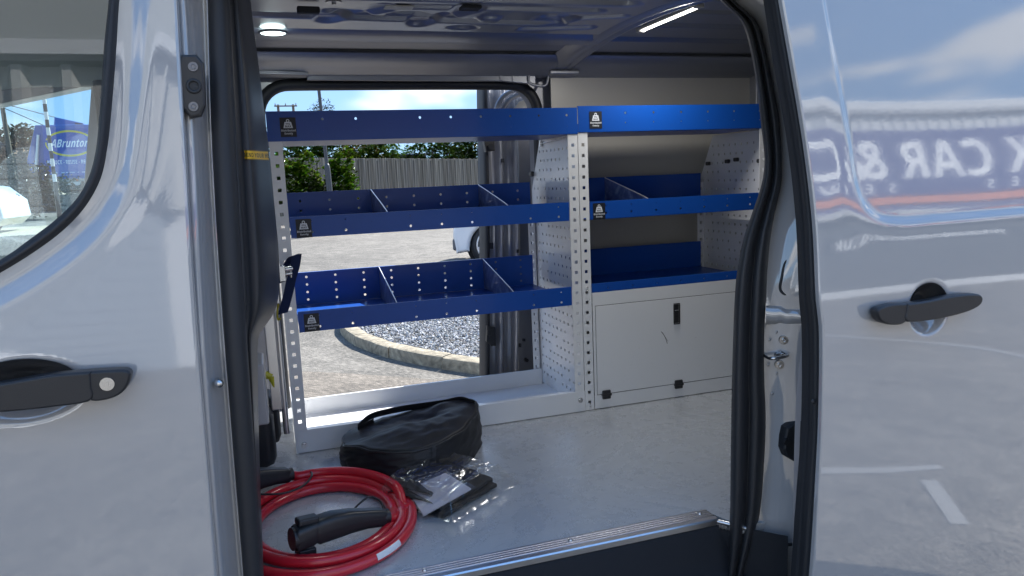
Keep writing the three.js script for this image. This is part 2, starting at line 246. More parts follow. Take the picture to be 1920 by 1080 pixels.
// front door
{
  const EY = [-140, 0, 270, 540, 810, 1080, 1330], EX = [318, 325, 340, 356, 377, 400, 420];
  const edgeX = table(EY, EX, FZ);
  const outer = smoothPts([[230, -110], [221, 0], [215, 100], [207, 200], [199, 275], [186, 335], [157, 388], [116, 432], [66, 470], [0, 511], [-90, 556], [-220, 604]].map((p) => onSkin(...p, FZ)), 70);
  const inner = smoothPts([[208, -110], [200, 0], [192, 75], [187, 150], [182, 215], [176, 280], [163, 330], [139, 373], [100, 412], [50, 450], [0, 485], [-90, 530], [-220, 580]].map((p) => onSkin(...p, FZ)), 70);
  const win = [...outer.map((p) => [p.x, p.y]), [-1.05, outer[70].y - 0.02], [-1.12, 1.55], [-0.95, 1.80], [-0.25, 1.845]];
  const innerTop = inner[0];
  const hc = onSkin(40, 735, FZ);
  const disp = (x, Y) => {
    const d = -polySD(win, x, Y);
    let k = -0.012 * sstep(0.052, 0.012, d) * 1 - 0.0;
    const r = Math.hypot((x - hc.x) / 0.098, (Y - hc.y) / 0.053);
    k -= 0.036 * sstep(1.0, 0.35, r);
    k += 0.0012 * Math.exp(-Math.pow((d - 0.05) / 0.02, 2));
    return k - 0.0009 * noise.noise(x * 2.0, Y * 2.4, 8);
  };
  const skin = grid((u, v) => { const Y = lerp(0.30, 1.90, v), x1 = edgeX(Y), x = lerp(-1.16, x1, u); return V(x, Y, FZ - tumble(Y) + disp(x, Y)); }, 210, 340, (p) => polySD(win, p.x, p.y) > 0.006);
  const door = part('front_door', skin, M.paint, van, 'closed silver front door with window and black handle');
  part('edge_fold', loft([0, 1, 2, 3, 4, 5].map((k) => Array.from({ length: 61 }, (_, i) => { const Y = lerp(0.30, 1.90, i / 60); const a = Math.min(1, k / 4) * Math.PI / 2; return V(edgeX(Y) + 0.006 * Math.sin(a), Y, FZ - tumble(Y) + disp(edgeX(Y), Y) - 0.006 * (1 - Math.cos(a)) - (k === 5 ? 0.03 : 0)); }))), M.paint, door);
  // window rubber: rounded strip between the two outlines
  const lift = [-0.013, 0.0005, 0.0035, 0.002, -0.006, -0.014];
  part('window_seal', loft(lift.map((l, k) => outer.map((o, i) => { const p = o.clone().lerp(inner[i], k / 5 * 1.0); p.z = FZ - tumble(p.y) + l; return p; }))), M.rubber, door);
  const glassPoly = [...inner.map((p) => [p.x, p.y]), [-1.05, inner[70].y - 0.02], [-1.12, 1.55], [-0.95, 1.80], [innerTop.x - 0.02, 1.84]];
  part('window_glass', grid((u, v) => { const Y = lerp(1.15, 1.86, v), x = lerp(-1.12, -0.12, u); return V(x, Y, FZ - tumble(Y) - 0.012); }, 150, 110, (p) => polySD(glassPoly, p.x, p.y) < -0.008), M.glass, door);
  const bar = (pts, z, dep) => { const s = new THREE.Shape(new THREE.SplineCurve(pts.map((p) => { const q = onSkin(...p, FZ + 0.02); return new THREE.Vector2(q.x, q.y); })).getPoints(48)); const g = new THREE.ExtrudeGeometry(s, { depth: dep, bevelEnabled: true, bevelSize: 0.004, bevelThickness: 0.008, bevelSegments: 4 }); g.translate(0, 0, z); return g; };
  part('door_handle', bar([[170, 697], [100, 703], [20, 717], [-80, 732], [-120, 742], [-118, 765], [-60, 766], [20, 763], [100, 755], [169, 744], [171, 720], [170, 697]], FZ + 0.013, 0.014), M.black, door);
  part('lock_housing', bar([[174, 697], [210, 695], [238, 695], [242, 705], [230, 728], [205, 741], [174, 743], [173, 720], [174, 697]], FZ + 0.010, 0.014), M.black, door);
  const lc = onSkin(201, 720, FZ + 0.036), lock = part('lock_barrel', merge([cyl(V(lc.x, lc.y, FZ + 0.026), V(lc.x, lc.y, FZ + 0.0345), 0.0115, 0.0105, 28), box(lc.x - 0.0022, lc.x + 0.0022, lc.y - 0.005, lc.y + 0.005, FZ + 0.034, FZ + 0.0355, 0)]), M.steel, door);
  part('bowl_dark_reflection', grid((u, v) => { const a = lerp(0.1, Math.PI - 0.1, u); const x = hc.x + 0.082 * v * Math.cos(a), Y = hc.y + 0.006 + 0.046 * v * Math.sin(a); return V(x, Y, FZ - tumble(Y) + disp(x, Y) + 0.0025); }, 30, 12), M.black, door);  // upper half of this bowl blackened too, in place of its dark reflection
}
// door pillar between the front door and the opening
{
  const Y5 = [-140, 0, 270, 540, 810, 1080, 1330];
  const edge = [318, 325, 340, 356, 377, 400, 420], silv = [346, 355, 372, 385, 402, 425, 446], line = [384, 388, 396, 412, 433, 455, 476], seal = [424, 430, 442, 457, 475, 494, 512];
  const mix = (a, b, t) => a.map((v, i) => lerp(v, b[i], t));
  const pil = part('door_pillar', pxLoft(Y5, [{ x: mix(edge, silv, 0.1), z: FZ - 0.05 }, { x: mix(edge, silv, 0.3), z: FZ - 0.034 }, { x: mix(edge, silv, 0.55), z: FZ - 0.030 }, { x: mix(edge, silv, 0.8), z: FZ - 0.036 }, { x: silv, z: FZ - 0.05 }, { x: mix(silv, line, 0.3), z: FZ - 0.072 }, { x: mix(silv, line, 0.7), z: FZ - 0.085 }, { x: mix(silv, line, 0.92), z: FZ - 0.088 }, { x: mix(silv, line, 0.97), z: FZ - 0.07 }, { x: line, z: FZ - 0.066 }, { x: mix(line, seal, 0.06), z: FZ - 0.07 }]), M.paint, van);
  part('opening_seal', pxLoft(Y5, [[0.0, -0.085], [0.04, -0.066], [0.2, -0.056], [0.5, -0.053], [0.8, -0.06], [0.95, -0.075], [1, -0.1], [1.0, -0.16]].map(([t, z]) => ({ x: mix(line, seal, t), z: FZ + z }))), M.rubber, van, 'black rubber seal down the front edge of the door opening');
  // guide plate with its socket and two screws
  const p = onSkin(360, 163, FZ - 0.02), c2 = (px, py) => { const q = onSkin(px, py, FZ - 0.022); return [q.x, q.y]; };
  const pl = new THREE.Group(); pl.name = 'guide_plate'; van.add(pl);
  const plate = sheet([[346, 110], [368, 110], [378, 122], [380, 150], [381, 198], [374, 214], [360, 217], [347, 203], [341, 180], [339, 130]].map((q) => c2(...q)), [], 0.014, 0.004); plate.translate(0, 0, p.z - 0.006); part('plate', plate, M.black, pl);
  for (const y of [125, 199]) { const q = onSkin(362, y, FZ - 0.004); part('screw', merge([cyl(V(q.x, q.y, p.z + 0.008), V(q.x, q.y, p.z + 0.0145), 0.0085, 0.0075, 20), new THREE.TorusGeometry(0.004, 0.0012, 8, 6).translate(q.x, q.y, p.z + 0.0145)]), std(0.2, 0.2, 0.21, 0.4, { metalness: 0.8 }), pl); }
  { const q = onSkin(363, 161, FZ - 0.004); part('socket', merge([new THREE.TorusGeometry(0.0095, 0.003, 10, 24).translate(q.x, q.y, p.z + 0.012), cyl(V(q.x, q.y, p.z + 0.009), V(q.x, q.y, p.z + 0.0125), 0.006, 0.006, 6)]), M.rubber, pl); }
  const b = onSkin(407, 714, FZ - 0.07); part('pin', merge([cyl(b, b.clone().add(V(0.004, 0, 0.02)), 0.006, 0.005), new THREE.SphereGeometry(0.008, 14, 10).translate(b.x + 0.004, b.y, b.z + 0.02)]), M.steel, van);
  // moulded trim behind the seal, covering the end of the bulkhead
  const TY = [-140, 0, 130, 270, 400, 480, 556, 586, 610, 628, 668, 900, 1330], TE = [462, 470, 486, 503, 516, 523, 522, 514, 498, 486, 483, 488, 505], TS = TY.map((y) => interp(Y5, seal, y) - 6);
  const trimZ = (t) => FZ - 0.10 - 0.20 * t * t - 0.02 * Math.exp(-Math.pow((t - 0.30) / 0.07, 2)) + 0.02 * Math.exp(-Math.pow((t - 0.62) / 0.2, 2));
  const tr = part('bulkhead_trim', pxLoft(TY, [...Array.from({ length: 13 }, (_, k) => ({ x: TS.map((s, i) => lerp(s, TE[i], k / 12)), z: trimZ(k / 12) })), { x: TE.map((e) => e - 1), z: FZ - 0.33 }, { x: TE.map((e) => e - 9), z: FZ - 0.40 }, { x: TE.map((e) => e - 18), z: FZ - 0.50 }], -140, 1330, 140), M.trim, van, 'black moulded trim at the end of the bulkhead');
  const st = canvas(512, 128, (g, w, h) => { g.fillStyle = '#e9b71f'; g.fillRect(0, 0, w, h); g.strokeStyle = '#1a1a1a'; g.lineWidth = 5; g.strokeRect(5, 5, w - 10, h - 10); g.fillStyle = '#17171a'; g.font = 'bold 74px sans-serif'; g.textBaseline = 'middle'; g.textAlign = 'left'; g.save(); g.translate(22, h / 2 + 3); g.scale(0.80, 1.12); g.fillText('MIND YOUR HEAD', 0, 0); g.restore(); });
  const sg = grid((u, v) => { const y = lerp(298, 281, v) + 2.5 * u, t = lerp(0.27, 0.97, u), px = lerp(interp(TY, TS, y), interp(TY, TE, y), t); const q = onSkin(px, y, trimZ(t) + 0.0035); return q; }, 24, 2);
  { const uv = sg.attributes.uv; for (let i = 0; i < uv.count; i++) uv.setXY(i, (i % 25) / 24 * 0.86, Math.floor(i / 25) / 2); }
  part('warning_sticker', sg, std(1, 1, 1, 0.45, { map: st }), van, 'yellow warning sticker with black capitals');
}
// rear pillar of the opening with its S-shaped seal
{
  const LY = [-140, 3, 39, 93, 155, 218, 290, 332, 394, 440, 517, 618, 724, 855, 1032, 1080, 1330], LX = [1240, 1353, 1389, 1407, 1418, 1425, 1433, 1431, 1412, 1396, 1381, 1375, 1372, 1370, 1367, 1363, 1335];
  const RY = [-140, 0, 39, 104, 171, 233, 311, 352, 404, 446, 498, 558, 677, 736, 855, 973, 1068, 1330], RX = [1310, 1379, 1418, 1438, 1451, 1462, 1466, 1464, 1452, 1445, 1440, 1437, 1432, 1436, 1434, 1423, 1397, 1330];
  const KY = [-140, 0, 40, 95, 160, 225, 300, 345, 400, 445, 510, 560, 620, 700, 780, 860, 970, 1070, 1330], L = KY.map((y) => interp(LY, LX, y)), R = KY.map((y) => interp(RY, RX, y));
  part('opening_seal', pxLoft(KY, [[0, -0.20], [0.0, -0.145], [0.1, -0.122], [0.26, -0.112], [0.42, -0.118], [0.50, -0.132], [0.54, -0.130], [0.64, -0.116], [0.8, -0.112], [0.93, -0.118], [1, -0.14]].map(([t, z]) => ({ x: L.map((l, i) => lerp(l, R[i], t)), z: FZ + z })), -140, 1330, 200), M.rubber, van, 'black rubber seal curving down the rear edge of the opening');
  const D = KY.map((y) => interp(DY, DL, y) + 14);
  part('rear_pillar', pxLoft(KY, [[-0.05, -0.14], [0.1, -0.132], [0.3, -0.115], [0.5, -0.10], [0.75, -0.085], [1, -0.07]].map(([t, z]) => ({ x: R.map((r, i) => lerp(r, D[i], t)), z: FZ + z + (t > 0.6 ? 0 : 0) })), -140, 1330, 160), M.paint, van, 'silver pillar with striker and bolts behind the opening');
  const rp = (px, py, l = 0) => { const r = interp(RY, RX, py), d = interp(DY, DL, py) + 14, t = (px - r) / (d - r); return onSkin(px, py, FZ + lerp(-0.132, -0.075, t) + l); };
  // ledge, pocket, striker, screws, rubber stop
  const pillar = van.children.find((c) => c.name === 'rear_pillar');
  part('pocket_rim', tube([[1500, 477], [1484, 480], [1473, 492], [1466, 520], [1463, 542], [1470, 551], [1485, 554], [1502, 555]].map((q) => rp(...q, 0.001)), 0.0032, 60, 10), M.rubber, pillar);
  part('ledge', loft([[574, 0.0], [578, 0.008], [588, 0.012], [598, 0.010], [604, 0.003], [608, -0.002]].map(([y, l]) => [1436, 1446, 1456, 1464, 1474, 1486, 1502].map((x, i) => rp(x, y + (i > 3 ? 4 : 0), l)))), M.paint, pillar);
  for (const [x, y, r] of [[1468, 637, 0.010], [1460, 683, 0.010]]) { const q = rp(x, y, 0.001); part('bolt', merge([new THREE.CylinderGeometry(r, r * 1.15, 0.005, 22).rotateX(Math.PI / 2).rotateY(-0.5).translate(q.x, q.y, q.z + 0.003), new THREE.TorusGeometry(r * 0.42, 0.0016, 8, 6).rotateY(-0.5).translate(q.x - 0.002, q.y, q.z + 0.006)]), M.steel, pillar); }
  for (const [x, y] of [[1456, 623], [1443, 637], [1440, 684], [1457, 700], [1448, 738], [1481, 740]]) { const q = rp(x, y, 0.001); part('rivet', new THREE.SphereGeometry(0.0036, 10, 8).scale(1, 1, 0.5).translate(q.x, q.y, q.z), M.paint, pillar); }
  { const q = rp(1458, 667, 0.0), a = rp(1436, 668, 0.004), b = rp(1468, 664, 0.004); part('striker', merge([tube([a.clone().add(V(0, 0.001, -0.006)), a.clone().add(V(-0.004, 0, 0.014)), rp(1448, 672, 0.03), b.clone().add(V(0.0, 0, 0.016)), b.clone().add(V(0.002, 0.003, -0.004))], 0.0038, 40, 10), cyl(q.clone().add(V(-0.005, 0, 0)), q.clone().add(V(0.012, 0.002, 0.002)), 0.010, 0.010, 4)]), M.steel, pillar); }
  { const s = new THREE.Shape([[1457, 812], [1462, 797], [1476, 793], [1503, 789], [1503, 861], [1484, 858], [1463, 846], [1455, 832]].map((q) => { const w = rp(...q); return new THREE.Vector2(w.x, w.y); })); const g = new THREE.ExtrudeGeometry(s, { depth: 0.012, bevelEnabled: true, bevelSize: 0.005, bevelThickness: 0.008, bevelSegments: 4 }); g.translate(0, 0, rp(1478, 825).z + 0.002); part('rubber_stop', g, M.rubber, pillar); const q = rp(1474, 828, 0.025); part('stop_stud', new THREE.CylinderGeometry(0.008, 0.009, 0.006, 18).rotateX(Math.PI / 2).translate(q.x, q.y, q.z + 0.002), M.black, pillar); }
  { const q = rp(1486, 1020, 0.02); part('guide_pin', cyl(q.clone().add(V(-0.014, 0.001, 0)), q.clone().add(V(0.016, 0, 0.004)), 0.004, 0.005, 12), M.black, pillar); }
}
// ------------------------------------------------------------------ van: floor, sill and step
const scratch = canvas(1024, 1024, (g, w, h) => {
  g.fillStyle = 'rgb(222,223,224)'; g.fillRect(0, 0, w, h);
  for (let i = 0; i < 7000; i++) { const x = rnd() * w, y = rnd() * h, l = 4 + rnd() * rnd() * 90, a = rr(-0.5, 0.5) + (rnd() < 0.25 ? 1.5 : 0), k = rnd() < 0.5 ? 255 : 120; g.strokeStyle = `rgba(${k},${k},${k},${0.06 + 0.30 * rnd() * rnd()})`; g.lineWidth = 0.5 + rnd() * 0.9; g.beginPath(); g.moveTo(x, y); g.lineTo(x + l * Math.cos(a), y + l * Math.sin(a)); g.stroke(); }
  for (let i = 0; i < 620; i++) { g.fillStyle = `rgba(60,60,64,${0.05 + 0.22 * rnd()})`; g.beginPath(); g.ellipse(rnd() * w, rnd() * h, 0.6 + rnd() * 2.2, 0.5 + rnd() * 1.2, rnd() * 3, 0, 7); g.fill(); }
});
scratch.wrapS = scratch.wrapT = THREE.RepeatWrapping;
const scuff = tex(512, 512, (u, v) => 0.62 + 0.35 * pn(u, v, 14, 5, 4) + 0.12 * (rnd() - 0.5), false);
M.floor = std(0.68, 0.70, 0.715, 0.46, { metalness: 0.25, map: rep(scratch, 0.9), roughnessMap: rep(scuff, 1.1), bumpMap: rep(fine, 6), bumpScale: 0.00012 });
M.step = std(0.014, 0.016, 0.020, 0.8, { specularIntensity: 0.6, bumpMap: rep(fine, 14), bumpScale: 0.0006 });
{
  const c0 = onY(1330, 963, FLOOR), c1 = onY(1372, 988, FLOOR), SILL = -1.53;
  const fl = part('cargo_floor', metreUV(sheet([[-0.14, -SILL], [c0.x, -SILL], [1.03, 1.43], [2.70, 1.43], [2.70, 2.955], [-0.14, 2.955]], [], 0.018).rotateX(-Math.PI / 2).translate(0, FLOOR - 0.018, 0)), M.floor, van, 'scuffed pale grey cargo floor');
  // grooved aluminium strip along the edge of the floor
  const prof = [[-0.002, 0.0]]; for (let k = 0; k < 4; k++) { const z = 0.004 + k * 0.0095; prof.push([z, 0.0045], [z + 0.0052, 0.0045], [z + 0.0062, 0.0016], [z + 0.0085, 0.0016]); } prof.push([0.044, 0.0045], [0.058, 0.0042], [0.0605, 0.001], [0.0605, -0.012], [0.0575, -0.012], [0.057, 0.0005], [-0.002, -0.0005]);
  const s = new THREE.Shape(prof.map(([z, y]) => new THREE.Vector2(z, y)));
  const sg = new THREE.ExtrudeGeometry(s, { depth: c0.x + 0.11, bevelEnabled: false }); sg.applyMatrix4(new THREE.Matrix4().makeBasis(V(0, 0, 1), V(0, 1, 0), V(-1, 0, 0))); sg.translate(c0.x, FLOOR + 0.0005, SILL - 0.012);
  const sill = part('sill_strip', metreUV(sg), M.alu, van, 'grooved aluminium edge strip');
  for (const [px, py] of [[793, 1062], [1063, 1005], [1304, 957]]) { const q = onY(px, py, FLOOR + 0.005); part('screw', merge([new THREE.CylinderGeometry(0.0045, 0.006, 0.003, 16).translate(q.x, FLOOR + 0.006, SILL + 0.008), new THREE.TorusGeometry(0.0024, 0.0008, 6, 6).rotateX(Math.PI / 2).translate(q.x, FLOOR + 0.0078, SILL + 0.008)]), M.steel, sill); }
  // black step well under the sill
  const E = SILL + 0.0475, tread = 0.47;
  const riser = (x, y, z) => V(x, y, z);
  const stepG = grid((u, v) => { const x = lerp(-0.10, 1.12, u); const zz = [E - 0.01, E - 0.002, E + 0.004, E + 0.012, E + 0.022, E + 0.03, E + 0.05, -1.33][Math.round(v * 7)], yy = [FLOOR - 0.008, FLOOR - 0.014, FLOOR - 0.022, FLOOR - 0.05, tread + 0.05, tread + 0.012, tread + 0.002, tread][Math.round(v * 7)]; return V(x, yy, zz); }, 60, 7);
  const st = part('step_well', stepG, M.step, van, 'black plastic step below the floor edge');
  // raised rim that sweeps round on the tread and up the riser
  part('tread_rim', tube([[-0.08, E + 0.033], [0.3, E + 0.034], [0.6, E + 0.036], [0.82, E + 0.040], [0.90, E + 0.048], [0.885, E + 0.07], [0.82, E + 0.10], [0.72, E + 0.125], [0.5, E + 0.14]].map(([x, z]) => V(x, tread + 0.006, z)), 0.005, 90, 8), M.step, st);
  part('tread_mat', metreUV(sheet([[-0.08, -E - 0.045], [0.80, -E - 0.047], [0.875, -E - 0.052], [0.86, -E - 0.07], [0.80, -E - 0.095], [0.7, -E - 0.115], [-0.08, -E - 0.12]], [], 0.004).rotateX(-Math.PI / 2).translate(0, tread + 0.002, 0)), std(0.02, 0.022, 0.026, 0.75, { bumpMap: rep(fine, 40), bumpScale: 0.0012 }), st);
  // toothed strip where the well turns to the pillar
  const d0 = V(c0.x, FLOOR - 0.004, SILL + 0.045), d1 = V(1.035, FLOOR - 0.004, -1.425);
  const teeth = part('well_corner', merge([cyl(d0, d1, 0.006, 0.006, 6), ...Array.from({ length: 8 }, (_, i) => { const q = d0.clone().lerp(d1, (i + 0.5) / 8); return new THREE.BoxGeometry(0.006, 0.012, 0.006).translate(q.x, q.y - 0.010, q.z); })]), M.alu, van);
  part('well_end', grid((u, v) => V(lerp(c0.x + 0.004, 1.10, u), lerp(tread, FLOOR - 0.006, v), lerp(E + 0.004, -1.36, u)), 8, 8), M.step, van);
  part('outer_sill', box(-0.14, 1.2, 0.25, tread - 0.004, -1.40, -1.325, 0.02), M.paint, van);
  part('underbody', box(-1.1, 2.7, 0.24, 0.44, -3.02, -1.42, 0.03), M.dark, van);
}
// ------------------------------------------------------------------ van: roof
const roofY = (z) => 1.975 - 0.085 * Math.pow((z + 2.2) / 0.75, 2);
{
  part('roof_skin', grid((u, v) => { const z = lerp(-3.09, -1.33, v), x = lerp(-0.75, 2.75, u); return V(x, 2.02 - 0.10 * Math.pow((z + 2.2) / 0.85, 2) - 0.06 * Math.pow(Math.abs((z + 2.2) / 0.88), 8), z); }, 30, 40), M.paint, van);
  const ribs = [-2.78, -2.60, -2.42, -2.24, -2.06, -1.88, -1.70];
  part('roof_lining', grid((u, v) => { const z = lerp(-2.90, -1.45, v), x = lerp(-0.05, 2.70, u); let y = roofY(z); for (const r of ribs) y += 0.014 * sstep(0.030, 0.018, Math.abs(z - r)); return V(x, y, z); }, 8, 300), M.roofInShaded, van, 'ribbed metal roof seen from inside, its shade put into the colour');
  // stamped reinforcement sheet at the front of the roof
  const stamp = (x, z) => {
    let k = 0; const el = (cx, cz, rx, rz, d, f = 0.5) => { const r = Math.hypot((x - cx) / rx, (z - cz) / rz); k += d * sstep(1, f, r); };
    const bar = (x0, z0, x1, z1, w, d) => { const ex = x1 - x0, ez = z1 - z0, t = Math.max(0, Math.min(1, ((x - x0) * ex + (z - z0) * ez) / (ex * ex + ez * ez))), r = Math.hypot(x - x0 - t * ex, z - z0 - t * ez); k += d * sstep(w, w * 0.45, r); };
    bar(-0.1, -2.30, 0.95, -2.33, 0.035, 0.016); bar(0.22, -2.34, 0.36, -2.20, 0.05, 0.014); bar(0.5, -2.36, 0.62, -2.18, 0.05, 0.016); bar(0.36, -2.16, 1.0, -2.14, 0.04, 0.014);
    el(0.235, -2.24, 0.05, 0.035, 0.014); el(0.45, -2.27, 0.07, 0.055, 0.022, 0.75); el(0.70, -2.27, 0.05, 0.04, -0.012); el(0.92, -2.26, 0.09, 0.06, 0.018, 0.7); el(0.65, -2.40, 0.06, 0.03, 0.012);
    bar(0.86, -2.40, 1.08, -2.36, 0.03, 0.012); bar(0.95, -2.26, 1.12, -2.20, 0.03, 0.012); bar(0.1, -2.06, 1.05, -2.02, 0.05, 0.016);
    return k;
  };
  const rs = part('roof_reinforcement', grid((u, v) => { const x = lerp(-0.05, 1.16, u), z = lerp(-2.475, -1.5, v); return V(x, roofY(z) - 0.030 + stamp(x, z) + 0.012 * sstep(-2.45, -2.475, z) , z); }, 200, 170), std(0.34, 0.345, 0.37, 0.36, { metalness: 0.65, clearcoat: 0.4, clearcoatRoughness: 0.15 }), van, 'stamped grey roof reinforcement sheet with pressed shapes');
  const pt = (px, py, y) => onY(px, py, y);
  { const q = [[868, 20], [893, 11], [888, 19], [863, 21]]; const a = pt(882, 16, 1.935); part('slot', box(a.x - 0.028, a.x + 0.028, a.y - 0.003, a.y + 0.006, a.z - 0.022, a.z + 0.022, 0.002), M.dark, rs); }
  { const a = pt(626, 4, 1.938); part('bolt_washer', merge([new THREE.CylinderGeometry(0.022, 0.022, 0.004, 22).translate(a.x, a.y, a.z), new THREE.CylinderGeometry(0.006, 0.006, 0.008, 12).translate(a.x, a.y - 0.003, a.z)]), M.paintIn, rs); }
  part('clip', box(...(() => { const a = pt(578, 17, 1.93); return [a.x - 0.03, a.x + 0.03, a.y - 0.012, a.y + 0.006, a.z - 0.012, a.z + 0.012, 0.004]; })()), M.dark, rs);
  part('identification_label', box(...(() => { const a = pt(748, 13, 1.945); return [a.x - 0.04, a.x + 0.04, a.y - 0.003, a.y, a.z - 0.022, a.z + 0.022, 0]; })()), M.cream, rs);
  // front edge flange running along the sheet, and the bow across the roof
  part('roof_flange', merge([grid((u, v) => { const x = lerp(-0.05, 1.2, u), pr = [[-2.475, -0.018], [-2.50, -0.034], [-2.56, -0.036], [-2.585, -0.026], [-2.60, -0.012], [-2.66, -0.008]][Math.round(v * 5)]; return V(x, roofY(pr[0]) + pr[1], pr[0]); }, 4, 5), grid((u, v) => { const x = lerp(-0.05, 2.7, u), pr = [[-2.78, -0.004], [-2.80, -0.03], [-2.845, -0.034], [-2.86, -0.05], [-2.90, -0.052]][Math.round(v * 4)]; return V(x, roofY(pr[0]) + pr[1], pr[0]); }, 4, 4)]), M.roofInShaded, van);
  const bowAt = (z) => roofY(z);
  part('roof_bow', grid((u, v) => { const z = lerp(-2.86, -1.45, v), pr = [[-0.055, 0.0], [-0.045, -0.012], [-0.032, -0.034], [-0.012, -0.040], [0.004, -0.040], [0.010, -0.030], [0.022, -0.030], [0.030, -0.040], [0.046, -0.036], [0.056, -0.012], [0.066, 0.0]][Math.round(u * 10)]; return V(1.19 + pr[0] + 0.03 * (z + 2.3), bowAt(z) + pr[1] + 0.002, z); }, 10, 30), M.roofInShaded, van, 'ribbed steel bow across the roof');
  part('bow_bracket', merge([box(1.12, 1.25, 1.855, 1.872, -2.90, -2.84, 0.006)]), M.roofInShaded, van);
}
// lamps in the roof
{
  const led = new THREE.Group(); led.name = 'led_strip_lamp'; led.userData.label = 'lit white strip lamp on the roof'; van.add(led);
  const a = onY(1205, 57, 1.937), b = onY(1305, 15, 1.947), d = b.clone().sub(a), L = d.length(), mid = a.clone().add(b).multiplyScalar(0.5), q = new THREE.Quaternion().setFromUnitVectors(V(0, 0, 1), d.clone().normalize());
  const put = (name, g, m) => { g.applyQuaternion(q); g.translate(mid.x, mid.y, mid.z); return part(name, g, m, led); };
  put('lamp_body', merge([new RoundedBoxGeometry(0.026, 0.010, L + 0.03, 1, 0.003).translate(0, 0.006, 0), new RoundedBoxGeometry(0.027, 0.014, 0.022, 1, 0.003).translate(0, 0.003, L / 2 + 0.014), new RoundedBoxGeometry(0.027, 0.014, 0.022, 1, 0.003).translate(0, 0.003, -L / 2 - 0.014)]), M.cream);
  put('led_diffuser', new RoundedBoxGeometry(0.016, 0.006, L, 1, 0.0025), new THREE.MeshStandardMaterial({ color: 0xffffff, emissive: new THREE.Color(1, 0.97, 0.9), emissiveIntensity: 2.2, roughness: 0.5 }));
  const l = new THREE.RectAreaLight(new THREE.Color(1, 0.98, 0.95), 120, 0.014, L); l.position.copy(mid).add(V(0, -0.006, 0)); l.lookAt(mid.x, mid.y - 1, mid.z); l.name = 'led_light'; led.add(l);
  const sp = new THREE.Group(); sp.name = 'round_roof_lamp'; sp.userData.label = 'round lit lamp on the roof above the far opening'; van.add(sp);
  const c = onY(512, 61, 1.925);
  part('lamp_rim', new THREE.TorusGeometry(0.040, 0.004, 10, 36).rotateX(Math.PI / 2).translate(c.x, c.y, c.z), M.roofInShaded, sp);
  part('led_disc', new THREE.CylinderGeometry(0.038, 0.036, 0.006, 32).translate(c.x, c.y, c.z), new THREE.MeshStandardMaterial({ color: 0xffffff, emissive: new THREE.Color(0.80, 1.0, 0.98), emissiveIntensity: 1.6, roughness: 0.5 }), sp);
  const pl = new THREE.RectAreaLight(new THREE.Color(0.88, 1, 0.98), 30, 0.06, 0.06); pl.position.set(c.x, c.y - 0.006, c.z); pl.lookAt(c.x, c.y - 1, c.z); pl.name = 'disc_light'; sp.add(pl);
}
